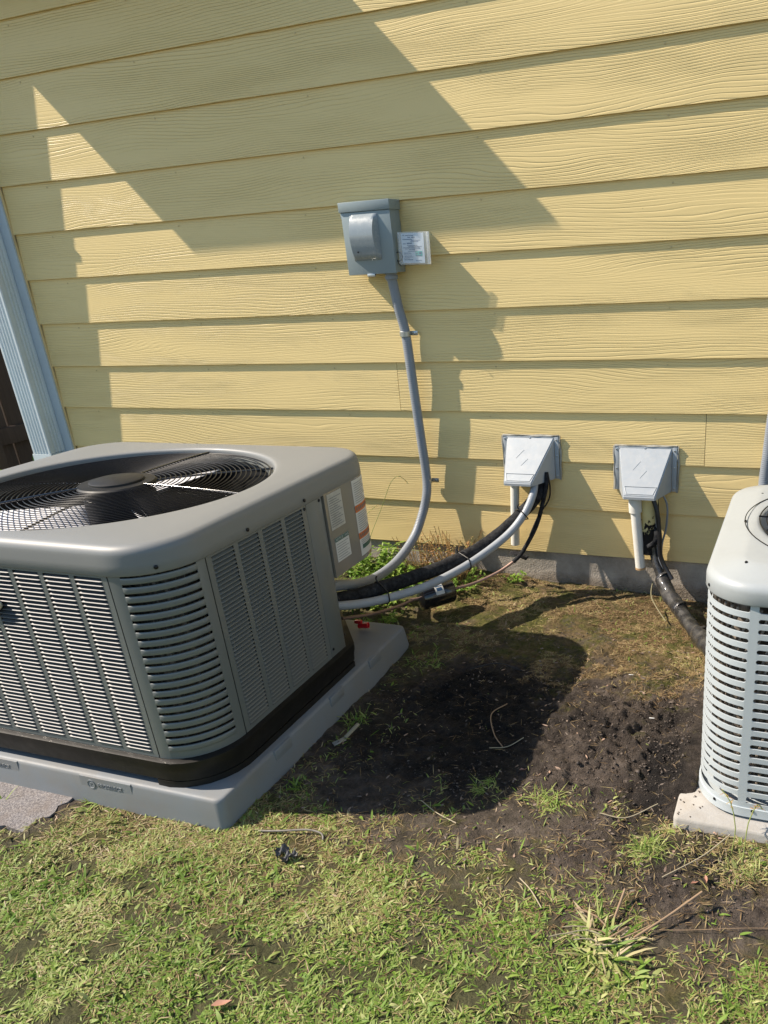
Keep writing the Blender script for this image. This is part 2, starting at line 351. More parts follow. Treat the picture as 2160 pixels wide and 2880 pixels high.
def quads_on(frame, rects, off=.0006):
    """flat print: rects (u0,u1,v0,v1) on a plane frame (origin, udir, vdir, normal)"""
    o, u, v, nn = [Vector(a) for a in frame]; V = []; Fc = []
    for (a,b,c,d) in rects:
        k = len(V); V += [o+u*x+v*y+nn*off for x,y in ((a,c),(b,c),(b,d),(a,d))]; Fc.append((k,k+1,k+2,k+3))
    return mesh(V, Fc)
def rounded_poly(cx, cy, hx, hy, r, n=8, chamfer_bl=None):
    pts = []
    for (sx, sy, a0) in ((1,-1,-90),(1,1,0),(-1,1,90),(-1,-1,180)):
        for k in range(n+1):
            a = R_(a0+90*k/n); pts.append((cx+sx*(hx-r)+r*math.cos(a), cy+sy*(hy-r)+r*math.sin(a)))
    return pts

# ------------------------------------------------------------------ ground
CTRL = np.array([(-1.26,-2.0,1,.2),(-1.09,-1.89,.9,.3),(-.83,-1.82,.95,.3),(-.56,-1.78,1,.2),(-.33,-1.71,.9,.3),(-.14,-1.65,.6,.4),(-.01,-1.61,.75,.3),(-1.53,-1.78,.9,.4),(-1.27,-1.71,.85,.4),(-1.03,-1.64,.75,.5),(-.79,-1.57,.8,.4),(-.6,-1.51,.6,.3),(-.44,-1.53,.5,.3),(-.3,-1.49,.25,.25),(-.17,-1.45,.1,.2),(-.04,-1.41,.08,.2),(-.24,-1.58,.5,.3),(-.07,-1.56,.25,.25),(-1.53,-1.6,.65,.7),(-1.32,-1.54,.7,.7),(-1.12,-1.5,.65,.6),(-.96,-1.47,.45,.4),(-.81,-1.43,.3,.3),(-.66,-1.37,.22,.2),(-.57,-1.29,.25,.2),(-.48,-1.23,.3,.2),(-.35,-1.3,.15,.2),(-.25,-1.31,.35,.3),(-.22,-1.15,.08,.2),(-.38,-1.38,.12,.2),(-.1,-1.3,.1,.3),(-.04,-1.29,.5,.6),(-1.11,-1.24,.07,.1),(-.93,-1.19,.02,.05),(-.76,-1.14,.02,.05),(-.62,-1.0,.02,.05),(-1.03,-.87,.02,.05),(-.81,-.67,.04,.15),(-.5,-.73,.03,.2),(-.43,-.99,.01,.1),(-.28,-.8,0,.15),(-.25,-1.01,.01,.15),(-.9,-.83,.01,.05),(-.51,-1.14,.05,.1),(-.93,-1.32,.06,.1),(-1.13,-1.0,.3,.2),(-1.13,-.78,.4,.3),(-1.13,-.6,.45,.4),(-1.14,-1.26,.25,.2),(-1.15,-.38,.4,.6),(-1.07,-.24,.15,.9),(-.85,-.06,.1,.9),(-.55,-.2,.15,.8),(-.79,-.51,.08,.6),(-.42,-.42,.15,.8),(-.63,-.53,.08,.5),(-.6,.04,.25,.7),(-.32,-.6,.08,.5),(-.35,-.15,.1,.6),(-1.23,-.09,.4,.7),(-1.48,-.2,.9,.4),(-1.87,-1.53,0,.05),(-1.75,-1.57,0,.05),(-1.95,-1.6,0,.05),(-1.8,-1.75,.8,.4),(-2.6,-1.5,.6,.4),(-2.6,-2.2,1,.3),(-1.2,-2.6,1,.2),(0,-2.3,.95,.2),(1,-2,.9,.3),(.8,-1.5,.8,.3),(.9,-.5,.3,.4),(.3,-.2,.2,.5),(-2.5,-.3,.6,.4),(-3.5,0,.8,.3),(-4,2,.8,.3),(-3.2,-1.2,.85,.3),(-3,-3,.95,.2),(-6,-1,.95,.2),(-6,-6,1,.2),(0,-5,1,.2),(3,-3,.95,.2),(6,-8,1,.2)])
def field(x, y, c):
    x = np.asarray(x)[...,None]; y = np.asarray(y)[...,None]
    d2 = (x-CTRL[:,0])**2+(y-CTRL[:,1])**2; wgt = 1/(d2+.0012)**1.6
    return (wgt*CTRL[:,c]).sum(-1)/wgt.sum(-1)
_perm = rng.random((256,256))
def vnoise(x, y):
    xi = np.floor(x).astype(int); yi = np.floor(y).astype(int); fx = x-xi; fy = y-yi; fx = fx*fx*(3-2*fx); fy = fy*fy*(3-2*fy)
    g = lambda a,b: _perm[a % 256, b % 256]
    return (g(xi,yi)*(1-fx)+g(xi+1,yi)*fx)*(1-fy)+(g(xi,yi+1)*(1-fx)+g(xi+1,yi+1)*fx)*fy
def fbm(x, y, s, o=4, r=.5):
    v = 0; a = 1; t = 0
    for i in range(o): v = v+a*vnoise(x*s*2**i+13*i, y*s*2**i+7*i); t += a; a *= r
    return v/t
def base_z(x, y):
    zw = np.clip(-.056*(x+1.2), -.07, .02)+.004; zf = -.034+0*x
    t = np.clip((y+.75)/.7, 0, 1); t = t*t*(3-2*t); return zf*(1-t)+zw*t
def sm(a, b, v): t = np.clip((v-a)/(b-a), 0, 1); return t*t*(3-2*t)
def ground_z(x, y):
    x = np.asarray(x, float); y = np.asarray(y, float); z = base_z(x, y)
    near = sm(3.6, 2.2, np.hypot(x+.8, y+1.2))
    g = field(x, y, 2); mud = np.clip(1-g*2.2, 0, 1)
    # churned ground beside the pale unit and in the bare patch
    ch = np.exp(-(((x+.32)/.22)**2+((y+.95)/.34)**2)) + .55*np.exp(-(((x+.85)/.3)**2+((y+.85)/.35)**2)) + .7*np.exp(-(((x+.12)/.2)**2+((y+1.36)/.12)**2))
    cl = fbm(x, y, 30, 4, .55); cl2 = fbm(x+5, y+3, 62, 3, .6)
    rough = (np.abs(cl-.5)*-2+.6)*.022*mud*(.3+1.6*ch) + (cl2-.5)*.028*mud*(.35+1.1*ch)
    rough = rough + (fbm(x, y, 7, 3)-.5)*.026 + (fbm(x, y, 22, 3)-.5)*.008
    # keep it low under pads and slab
    pad = sm(.016, .0, np.maximum(np.abs(x+1.77)-.555, np.abs(y+1.057)-.448)); pad2 = sm(.012, .0, np.maximum(np.abs(x-.17)-.37, np.abs(y+.86)-.37))
    z = z + near*rough
    z = z*(1-pad) + (-.055)*pad; z = z*(1-pad2) + np.minimum(z, -.05)*pad2
    bury = sm(-.02, .03, -.165-x)*sm(-.30,-.20,x)*sm(-1.19,-1.13,y)*sm(-.5,-.6,y); z = z*(1-bury)+(.004+(cl2-.5)*.02)*bury
    bury2 = sm(-.235,-.205,x)*sm(-.155,-.175,x)*sm(-1.17,-1.12,y)*sm(-.5,-.6,y); z = z*(1-bury2)+(.010+(cl2-.5)*.02)*bury2
    fr2 = sm(-1.36,-1.26,y)*sm(-1.22,-1.237,y)*sm(-.24,-.16,x)*sm(1.0,.6,x); z = z+.012*fr2
    slab = sm(.03, .0, np.maximum(x+1.70, np.maximum(-x-2.5, np.maximum(-y-1.66, y+1.4)))); z = z*(1-slab) + (-.046)*slab
    return z
def axis(lo, hi, step, far):
    a = list(np.arange(lo, hi+1e-6, step)); s = step
    while a[-1] < far: s *= 1.35; a.append(a[-1]+s)
    s = step
    while a[0] > -far: s *= 1.35; a.insert(0, a[0]-s)
    return np.array(a)
gx = axis(-2.2, .35, .0062, 120); gy = axis(-2.15, .02, .0062, 120)
GX, GY = np.meshgrid(gx, gy); ns = GX.shape
chunks = [ground_z(GX[i:i+40], GY[i:i+40]) for i in range(0, ns[0], 40)]; GZ = np.vstack(chunks)
def grid_mesh(X, Y, Z):
    h, w_ = X.shape; me = bpy.data.meshes.new('ground'); idx = np.arange(h*w_).reshape(h, w_)
    q = np.stack([idx[:-1,:-1], idx[:-1,1:], idx[1:,1:], idx[1:,:-1]], -1).reshape(-1,4)
    me.vertices.add(h*w_); me.vertices.foreach_set('co', np.stack([X,Y,Z],-1).astype(np.float32).ravel())
    me.loops.add(q.size); me.loops.foreach_set('vertex_index', q.ravel().astype(np.int32)); me.polygons.add(len(q))
    me.polygons.foreach_set('loop_start', np.arange(0, q.size, 4, dtype=np.int32)); me.polygons.foreach_set('use_smooth', np.ones(len(q), bool))
    me.update(calc_edges=True); me.validate(); return me
def set_attr(me, name, vals):
    a = me.attributes.new(name, 'FLOAT', 'POINT'); a.data.foreach_set('value', np.asarray(vals, np.float32).ravel())
gm = grid_mesh(GX, GY, GZ)
fd = np.vstack([field(GX[i:i+40], GY[i:i+40], 3) for i in range(0, ns[0], 40)]); fg = np.vstack([field(GX[i:i+40], GY[i:i+40], 2) for i in range(0, ns[0], 40)])
set_attr(gm, 'dry', fd); set_attr(gm, 'turf', np.clip(fg*1.3-.25, 0, 1))
wet_shade = np.clip(np.exp(-(((GX+.83)/.34)**2+((GY+.93)/.38)**2)**1.5)*1.1 + 1.1*np.exp(-(((GX+.24)/.15)**2+((GY+1.02)/.27)**2)) + .4*np.exp(-(((GX+.12)/.2)**2+((GY+1.34)/.1)**2)) + (fbm(GX,GY,11,4)-.52)*1.5*np.clip(1-fg*2,0,1), 0, 1)  # first blob paints in the dark unit's ground shadow, the others are wet soil
set_attr(gm, 'wet_shade', wet_shade)
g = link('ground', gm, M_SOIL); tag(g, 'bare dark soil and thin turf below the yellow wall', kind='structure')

def patch(name, pts, z, m, label, th=.012):
    me = loft([[(x,y,z-th) for x,y in pts], [(x,y,z) for x,y in pts]], smooth=False); o = link(name, me, m); return tag(o, label, kind='structure')
sl = [(-1.672,-1.54)]
edge = [(-1.668+.012*math.sin(i*1.9)+.006*math.sin(i*5.1), -1.40-.26*i/14) for i in range(15)]
edge2 = [(-1.68-.82*i/14, -1.665+.01*math.sin(i*2.3)-.03*i/14) for i in range(15)]
patch('concrete_path', edge+edge2+[(-2.5,-1.40)], -.032, M_SLAB, 'rough gray slab edge showing beside the plastic pad', .03)

# ------------------------------------------------------------------ house wall
wall = thing('house_wall', 'yellow lap siding house wall on a low concrete foundation', 'wall')
Z0, EXP = .1117, .178
ROWS = 24
XL, XR = -3.19, 2.7
board_prof = lambda: [(0,0),(.0012,-.0006),(.0080,0),(.0187,.206),(.0107,.206)]
def board(x0, x1, k):
    me = extrude_x([(y,z) for y,z in board_prof()], 0, x1-x0); 
    return link('siding_board', me, M_SIDING, wall, (x0, 0, Z0+EXP*k))
joints = {3:[-1.46], 2:[-.318], 0:[.9], 1:[1.9,-2.6], 4:[.7], 5:[1.4], 6:[.45], 7:[2.0], 8:[.8], 9:[1.5], 10:[.4], 11:[2.2], 12:[1.0], 13:[-.6]}
for k in range(ROWS):
    xs = [XL]+sorted(joints.get(k, [random.uniform(-2.5,2.3)]))+[XR]
    for a, b in zip(xs[:-1], xs[1:]): board(a+(.0009 if a != XL else 0), b-(.0009 if b != XR else 0), k)
link('foundation', box(-3.28, XR, .0095, .20, -.25, Z0-.0015), M_CONC, wall)
link('wall_core', box(-3.27, XR, .024, .20, Z0, Z0+EXP*ROWS), M_TRIM, wall)
link('corner_board', box(-3.30, -3.195, -.012, .09, Z0-.01, Z0+EXP*ROWS, .003), M_TRIM, wall)
link('caulk_bead', tube([(-3.1925,.001,Z0),(-3.1925,.001,Z0+1.5),(-3.1925,.001,Z0+EXP*ROWS)], .0055, 8, .2), M_CAULK, wall)
for k in range(11):
    for j in range(5):
        x = -2.95+.62*j+random.uniform(-.05,.05)
        if x < -.05: link('nail_head', lathe((x, .0085*0+.0068, Z0+EXP*k+.158), (0,-1,.05), [(0,.0032),(.0006,.0030),(.0009,.001)], 8), M_CAULK, wall)
# canopy added out of view to throw the slanted shadow on the wall
aw = thing('shadow_canopy', 'unseen thin canopy added high on the yellow wall to cast the slanted shadow', 'shadow_canopy')
link('shadow_canopy_sheet', box(-3.29, -1.82, -.267, .0, 2.285, 2.303, .002), M_SHADOW_CANOPY, aw)
for bx in (-3.2, -1.95):
    link('shadow_canopy_bracket', tube([(bx,-.008,2.52),(bx,-.24,2.31)], .008, 10, .05), M_SHADOW_CANOPY, aw)

# downspout -------------------------------------------------
ds = thing('downspout', 'pale ribbed metal downspout running down the corner of the yellow wall', 'downspout', (-3.295,-.05,0))
def ds_outline(x0, x1, y0, y1):
    pts = []
    n = 5; pts.append((x0+.004, y0)); m_ = .012; wv = (x1-x0-2*m_)/n
    for i in range(n):
        a = x0+m_+i*wv; pts += [(a+wv*.12,y0),(a+wv*.32,y0+.0045),(a+wv*.68,y0+.0045),(a+wv*.88,y0)]
    pts += [(x1-.004,y0),(x1,y0+.004)]
    sy0, sy1 = y0+.022, y1-.008; ws = (sy1-sy0)/3
    for i in range(3):
        a = sy0+i*ws; pts += [(x1,a+ws*.1),(x1-.004,a+ws*.35),(x1-.004,a+ws*.65),(x1,a+ws*.9)]
    pts += [(x1,y1),(x0,y1),(x0,y0+.004)]
    return pts
ox = lambda pts: [(a+3.295, b+.05) for a,b in pts]
o1 = ox(ds_outline(-3.352,-3.240,-.092,-.014)); 
link('pipe', loft([[(x,y,z) for x,y in o1] for z in (.448,4.3)], True, True, True, 30), M_DOWN, ds)
o2 = ox([(-3.354,-.094),(-3.238,-.094),(-3.238,-.013),(-3.354,-.013)])
link('lower_elbow', loft([[(x,y+dy,z) for x,y in o2] for z,dy in ((-.03,-.10),(.03,-.06),(.12,0),(.446,0))], True, True, True, 30), M_DOWN, ds)
link('pipe_strap', box(-3.36+3.295,-3.232+3.295,-.0975+.05,-.012+.05,1.62,1.65,.001), M_DOWN, ds)

# ------------------------------------------------------------------ electrical disconnect
db = thing('disconnect_box', 'gray electrical disconnect box with bulging cover on the yellow wall', 'electrical box', (-1.46,0,1.13))
bx0, bx1, bz0, bz1, by = -1.560+1.46, -1.372+1.46, 0.0, .225, -.074
link('enclosure', box(bx0+.002, bx1-.002, by+.010, -.001, bz0+.002, bz1-.004, .0015), M_BOX, db)
link('front_cover', box(bx0, bx1, by, by+.009, bz0, bz1-.028, .0012), M_BOX, db)
link('top_cap', box(bx0-.006, bx1+.003, by-.004, -.0005, bz1-.027, bz1+.004, .0018), M_BOX, db)
# bulged part of the cover
rows = []
for j in range(15):
    t = j/14; z = .045+.145*t
    prof = (math.sin(math.pi*min(t,1)*.5)**.8 if False else 0)
    d = .050*math.sin(math.pi*(.06+.94*(1-t))**1.25)**.75 if 0 < t < 1 else 0
    d = np.interp(t, [0,.03,.12,.3,.5,.68,.82,.93,1], [0,.012,.020,.028,.032,.0295,.022,.012,0])
    shr = np.interp(t, [0,.1,1], [.0,.0,.0])
    ring = []
    for i in range(13):
        s = i/12; x = bx0+.032+.108*s; e = min(s, 1-s); dd = d*min(1, (e/.060))**.32 if e > 0 else 0
        ring.append((x, by-.0006-dd, z))
    rows.append(ring)
V = [p for r in rows for p in r]; Fc = [(j*13+i, j*13+i+1, (j+1)*13+i+1, (j+1)*13+i) for j in range(14) for i in range(12)]
bulge = mesh(V, Fc); auto(bulge, 40); link('cover_bulge', bulge, M_BOXCOVER, db)
for (sx, sz) in ((.066,.072),):
    link('cover_screw', lathe((bx0+sx, by-.0285, sz), (0,-1,0), [(0,.0028),(.0025,.0028),(.003,.0015)], 10), M_SCREW, db)
link('side_rivet', lathe((bx1+.003, -.03, bz1-.012), (1,0,0), [(0,.003),(.0015,.003),(.002,.001)], 10), M_BOX, db)
link('hasp', box(bx0+.075, bx0+.105, by-.003, by+.006, -.008, .002, .001), M_STEEL, db)
link('left_hook', box(bx0-.005, bx0, by+.004, by+.03, bz1-.045, bz1-.027, .001), M_BOX, db)
cn = (-.003+.05+.005, -.040, 0)
link('conduit_connector', lathe((.048,-.040,.001), (0,0,-1), [(0,.022),(.004,.022),(.0045,.0195),(.009,.0195),(.0095,.0235),(.020,.0225),(.0215,.0185),(.026,.0180)], 20), M_CONDUIT, db)
# document pouch
pc = thing('permit_pouch', 'clear plastic pouch with a printed white card hanging beside the gray box', 'pouch', (-1.306,-.052,1.205), 0)
pc.rotation_euler = (0, R_(2.0), 0)
fr = ((0,0,0),(1,0,0),(0,0,1),(0,-1,0))
sleeve = box(-.060,.060,-.003,.003,-.052,.050,.0012); link('plastic_sleeve', sleeve, M_CLEAR, pc)
crd = link('printed_card', box(-.046,.038,-.0006,.0006,-.047,.046), M_WHITEPAPER, pc)
rects = [(-.040,-.034,.038,.041),(-.030,0,.0375,.040),(-.022,-.012,.031,.0345),(-.008,.006,.031,.0345),(-.041,-.006,.025,.028),(-.010,.026,.0225,.0245),(-.012,.018,.0185,.0205),(-.041,-.029,.012,.0145),(-.026,-.006,.012,.0165),(-.026,.014,.0065,.0085),(-.022,.030,.0035,.0052),(-.042,.022,.0003,.002),(-.035,.024,-.0035,-.0018),(-.018,.004,-.0065,-.0048),(-.024,.014,-.011,-.0095),(-.040,-.014,-.016,-.0145),(-.040,-.010,-.0195,-.018),(-.040,-.010,-.0255,-.024),(-.038,-.004,-.029,-.0275),(-.040,-.018,-.0325,-.031),(-.040,-.006,-.038,-.0355),(.004,.027,-.040,-.0385)]
link('print_lines', quads_on(fr, rects, .0011), M_BLUEINK, crd)
link('color_stamp', quads_on(fr, [(.004,.030,-.026,-.010)], .0011), M_TEAL, crd)
link('stamp_mark', quads_on(fr, [(.018,.027,-.019,-.013),(.006,.014,-.0185,-.0165),(.005,.026,-.0245,-.0225)], .0015), M_BLUEINK, crd)
loop = [(-.056+.016*math.cos(a)-.006, -.001, -.026+.014*math.sin(a)) for a in np.linspace(0, 2*math.pi, 14)]
link('zip_tie', tube(loop, .0016, 8, .004), M_BLACKP, pc)
link('tie_tail', tube([(-.066,-.002,-.036),(-.060,-.006,-.047),(-.050,-.008,-.056)], .0012, 6, .006), M_BLACKP, pc)
for dx in (-.052, .054): link('sleeve_seam', box(dx-.0045,dx+.0045,-.0036,.0036,-.051,.049,.001), M_CLEAR, pc)

# conduit from box to unit -----------------------------------
cd = thing('wall_conduit', 'gray flexible conduit dropping from the disconnect box and curving to the dark unit', 'conduit', (-1.37,-.03,.4))
def rel(pts, o): return [(a-o[0], b-o[1], c-o[2]) for a,b,c in pts]
co = (-1.37,-.03,.4)
link('flexible_tube', tube(rel([(-1.412,-.040,1.118),(-1.41,-.035,1.081),(-1.403,-.03,1.01),(-1.39,-.025,.93),(-1.381,-.03,.787),(-1.376,-.03,.658),(-1.371,-.03,.538),(-1.366,-.03,.414),(-1.367,-.04,.338),(-1.382,-.06,.265),(-1.4,-.12,.182),(-1.407,-.25,.135),(-1.393,-.42,.141),(-1.357,-.6,.19),(-1.325,-.76,.255),(-1.32,-.86,.285)], co), .0172, 18, .0016, .022, .0066), M_CONDUIT, cd)
for (sx, sz) in ((-1.390,.926),(-1.366,.381)):
    st = link('pipe_strap', lathe((sx-co[0], -.028-co[1], sz-co[2]-.009), (.03,0,1), [(0,.0182),(.001,.0195),(.017,.0195),(.018,.0182)], 20), M_STEEL, cd)
    link('strap_ear', box(sx-co[0]+.002, sx-co[0]+.042, -.0120-co[1], -.0085-co[1], sz-co[2]-.008, sz-co[2]+.008, .002), M_STEEL, st)
    link('strap_screw', lathe((sx-co[0]+.031, -.0120-co[1], sz-co[2]), (0,-1,0), [(0,.006),(.003,.006),(.0045,.003)], 10), M_STEEL, st)
rc = thing('edge_conduit', 'gray flexible conduit running down the wall above the pale unit', 'conduit', (-.12,-.03,.6))
link('flexible_tube', tube(rel([(-.03,-.03,1.5),(-.075,-.03,1.0),(-.092,-.03,.8),(-.106,-.03,.635),(-.112,-.03,.53),(-.118,-.04,.40),(-.10,-.10,.30),(-.05,-.25,.2),(.02,-.45,.2)], (-.12,-.03,.6)), .0172, 16, .0016, .022, .0066), M_CONDUIT, rc)
bb = thing('small_disconnect_box', 'gray electrical box on the yellow wall above the pale unit', 'electrical box', (-.12,0,1.16))
# this one sits just outside the picture, where the right-hand conduit leads
link('enclosure', box(.10-.10,.29-.10,-.07,-.001,.0,.225,.002), M_BOX, bb)
bb.location = (-.20+.0,0,1.62); rc.location = (-.12,-.03,.6)
bpy.data.objects.remove(bb.children[0]); bpy.data.objects.remove(bb)

# ------------------------------------------------------------------ wall hoods for the line sets
def hood(name, label, x0, x1, z0, z1, dx, dep=.122):
    t = thing(name, label, 'wall hood', ((x0+x1)/2,0,z0), 0, 'metal line set hoods on the wall'); cx = (x0+x1)/2; W2 = (x1-x0)/2; H = z1-z0
    f1 = box(-W2, -W2+.016, -.006, -.0015, 0, H, .0006); f2 = box(W2-.016, W2, -.006, -.0015, 0, H, .0006); f3 = box(-W2+.0165, W2-.0165, -.006, -.0015, H-.014, H, .0006)
    link('wall_flange', join(f1,f2,f3), M_GALV, t)
    a = W2-.017; b0, b1 = -W2+.050+dx, W2-.058+dx        # lower lip
    V = [(-a,-.0065,H-.006),(a,-.0065,H-.006),(b1,-dep,.012),(b0,-dep,.012),(-a,-.0065,0),(a,-.0065,0),(b1,-dep,0),(b0,-dep,0)]
    Fc = [(0,3,2,1),(0,4,7,3),(1,2,6,5),(3,7,6,2)]
    me = mesh(V, Fc); bm = bmesh.new(); bm.from_mesh(me); 
    bmesh.ops.bevel(bm, geom=[e for e in bm.edges if len(e.link_faces)==2], offset=.0035, segments=3, affect='EDGES')
    bmesh.ops.solidify(bm, geom=list(bm.faces), thickness=.0012); bm.to_mesh(me); bm.free(); auto(me, 25)
    hd = link('hood_shell', me, M_GALV, t)
    # raised rib near the lip
    def onf(s, tt):   # s 0..1 across, tt 0..1 down
        p0 = Vector(V[0]).lerp(Vector(V[1]), s); p1 = Vector(V[3]).lerp(Vector(V[2]), s); return p0.lerp(p1, tt)
    nn = (Vector(V[1])-Vector(V[0])).cross(Vector(V[3])-Vector(V[0])).normalized(); nn = nn if nn.y < 0 else -nn
    pts = [onf(.06,.80)+nn*.0006, onf(.94,.80)+nn*.0006, onf(.9,.955)+nn*.0006, onf(.10,.955)+nn*.0006, onf(.06,.80)+nn*.0006]
    link('stiffening_rib', tube([tuple(pts[0]),tuple(pts[1])], .0016, 6, .01), M_GALV, hd)
    for i in (1,2,3): link('stiffening_rib', tube([tuple(pts[i]),tuple(pts[i+1])], .0013, 6, .01), M_GALV, hd)
    for (s0,t0,s1,t1) in ((.28,.46,.44,.27),(.46,.62,.60,.46)):
        link('crease', tube([tuple(onf(s0,t0)+nn*.0002), tuple(onf((s0+s1)/2,(t0+t1)/2)+nn*.0004), tuple(onf(s1,t1)+nn*.0002)], .0008, 6, .004), M_GALV, hd)
    for (sx, sz) in ((-W2+.008,H-.010),(W2-.008,H-.012),(W2-.008,H*.55),(-W2+.008,H*.5),(W2-.008,.012),(0,H-.006)):
        link('flange_screw', lathe((sx,-.006,sz), (0,-1,0), [(0,.0035),(.002,.0035),(.003,.0015)], 8), M_STEEL, t)
    link('caulk_edge', tube([(-W2-.001,-.003,0),(-W2-.001,-.003,H*.5),(-W2-.001,-.003,H+.001)], .0042, 7, .008, wob=.25), M_CAULKG, t)
    link('caulk_edge', tube([(W2+.003,-.003,-.004),(W2+.005,-.003,H*.5),(W2+.003,-.003,H+.003)], .0036, 7, .008, wob=.3), M_CAULKG, t)
    link('caulk_edge', tube([(-W2,-.003,H+.002),(0,-.003,H+.002),(W2,-.003,H+.003)], .0035, 7, .008, wob=.25), M_CAULKG, t)
    return t
hood('wall_hood', 'flared galvanised hood above the black foam bundle, left of the two', -1.048, -.834, .405, .559, -.012)
hood('wall_hood', 'flared galvanised hood above the cracked yellow foam stub, right of the two', -.629, -.410, .375, .531, .006)

# drain pipes
p = thing('drain_pipe', 'white plastic drain pipe hanging straight below the left hood', 'pipe', (-1.0,-.04,.15))
link('pipe', tube(rel([(-.9945,-.045,.43),(-1.010,-.045,.152)], (-1.0,-.04,.15)), .0168, 20, .02), M_PVC, p)
link('coupling', lathe((.0065,-.005,.272), (-.06,0,-1), [(0,.0215),(.002,.0225),(.036,.0225),(.038,.0215)], 20), M_PVC, p)
p2 = thing('drain_pipe', 'white plastic drain pipe with rounded elbow below the right hood', 'pipe', (-.53,-.06,.1))
oo = (-.53,-.06,.1)
link('pipe', tube(rel([(-.541,-.072,.33),(-.521,-.072,.104)], oo), .0178, 20, .02), M_PVC, p2)
link('elbow', tube(rel([(-.540,-.02,.372),(-.541,-.045,.373),(-.5415,-.066,.362),(-.541,-.072,.345),(-.5395,-.072,.316)], oo), .0232, 22, .004), M_PVC, p2)
link('stained_rim', tube(rel([(-.5212,-.072,.110),(-.5207,-.072,.102)], oo), .0184, 20, .003), weathered('rusty_stain', (.45,.30,.16), .6), p2)

# ------------------------------------------------------------------ bundle between left hood and dark unit
fo = thing('foam_pipe_bundle', 'black foam insulated refrigerant line sweeping from the left hood to the dark unit', 'insulated pipe', (-1.1,-.35,.2)); oo = (-1.1,-.35,.2)
foam = [(-.905,-.03,.42),(-.900,-.05,.372),(-.935,-.085,.318),(-.998,-.15,.256),(-1.058,-.25,.214),(-1.118,-.37,.196),(-1.184,-.49,.192),(-1.250,-.62,.197),(-1.300,-.72,.203),(-1.34,-.82,.225)]
link('foam_sleeve', tube(rel(foam, oo), .0232, 22, .006, wob=.02), M_FOAM, fo)
whip = [(-.908,-.055,.44),(-.908,-.07,.418),(-.906,-.105,.372),(-.926,-.14,.315),(-.966,-.19,.257),(-1.02,-.27,.213),(-1.08,-.39,.183),(-1.148,-.53,.170),(-1.215,-.65,.176),(-1.259,-.745,.193),(-1.30,-.84,.222)]
wo = thing('pale_conduit', 'pale gray flexible conduit strapped along the black foam bundle', 'conduit', (-1.1,-.4,.2)); oo2 = (-1.1,-.4,.2)
link('flexible_tube', tube(rel(whip, oo2), .0140, 16, .0016, .014, .0055), M_WHIP, wo)
fp = catmull(foam, .01); wp = catmull(whip, .01)
def tie_at(target):
    a = min(fp, key=lambda v: (v-Vector(target)).length); b = min(wp, key=lambda v: (v-a).length)
    i = fp.index(a); t = (fp[min(i+1,len(fp)-1)]-fp[max(i-1,0)]).normalized(); c = (a+b)/2; u = (b-a); d = u.length; u = (u - t*u.dot(t)).normalized(); v_ = t.cross(u)
    pts = []
    for k in range(21):
        w_ = 2*math.pi*k/20; cu = math.cos(w_); sv = math.sin(w_)
        rr = .028 if cu < 0 else .0155 + .009*(1-cu)
        base = a if cu < 0 else b; ext = .0275 if cu < 0 else .0148
        pts.append(tuple((a+u*cu*.0245 if cu < 0 else b+u*cu*.0148) + v_*sv*(.0245*(1-max(cu,0)) + .0148*max(cu,0))))
    z = link('zip_tie', tube(rel(pts, oo), .0022, 8, .003), M_BLACKP, fo)
    h = Vector(pts[15]); h2 = h + v_*(-.012)
    top = max(pts, key=lambda p_: p_[2]); link('tie_end', tube(rel([top, (top[0]-.006,top[1],top[2]+.010), (top[0]-.004,top[1]+.003,top[2]+.020)], oo), .0028, 6, .004), M_BLACKP, z)
for tg in ((-.955,-.11,.30),(-1.10,-.34,.2),(-1.262,-.64,.2)): tie_at(tg)
lq = thing('liquid_line', 'thin copper liquid line sagging from the left hood to the black filter', 'pipe', (-1.0,-.2,.2)); oo3 = (-1.0,-.2,.2)
link('cable_part', tube(rel([(-.872,-.05,.44),(-.868,-.06,.40),(-.880,-.062,.347),(-.908,-.08,.245),(-.955,-.118,.152),(-.985,-.14,.118)], oo3), .0078, 12, .006), M_FOAM, lq)
link('bare_tube', tube(rel([(-.980,-.137,.122),(-1.034,-.18,.088),(-1.1,-.25,.068),(-1.150,-.315,.069)], oo3), .0055, 12, .006), M_COPPER, lq)
link('thin_wire', tube(rel([(-.865,-.05,.44),(-.862,-.04,.38),(-.872,-.035,.33),(-.91,-.05,.27),(-.94,-.07,.2)], oo3), .003, 8, .006), M_BLACKP, lq)
fl = thing('filter_drier', 'black cylindrical filter drier with white sticker under the foam bundle', 'filter', (-1.198,-.37,.0675))
ax = Vector((.082,.10,-.001)).normalized()
link('canister', lathe(-ax*.070, ax, [(0,.008),(.004,.026),(.010,.041),(.018,.0455),(.124,.0455),(.132,.041),(.138,.026),(.142,.008)], 28), M_TAPE if False else mat('gloss_black_canister', (.008,.008,.010), .2, coat=.7), fl)
link('inlet_tube', tube([tuple(-ax*.07), tuple(-ax*.10+Vector((0,0,.004)))], .0055, 10, .01), M_COPPER, fl)
link('outlet_tube', tube([tuple(ax*.066), tuple(ax*.088)], .0055, 10, .01), M_COPPER, fl)
sideu = ax.cross(Vector((0,0,1))).normalized()       # points towards the viewer/right
def can_patch(a0, a1, h0, h1, rr=.0459, n=6):
    V = []; 
    for h in (h0, h1):
        for k in range(n+1):
            a = R_(a0+(a1-a0)*k/n); V.append(ax*h + (sideu*math.cos(a)+Vector((0,0,1))*math.sin(a))*rr)
    return mesh(V, [(k,k+1,n+2+k,n+1+k) for k in range(n)], True)
stk = link('sticker', can_patch(18, 98, -.016, .016), M_WHITE, fl)
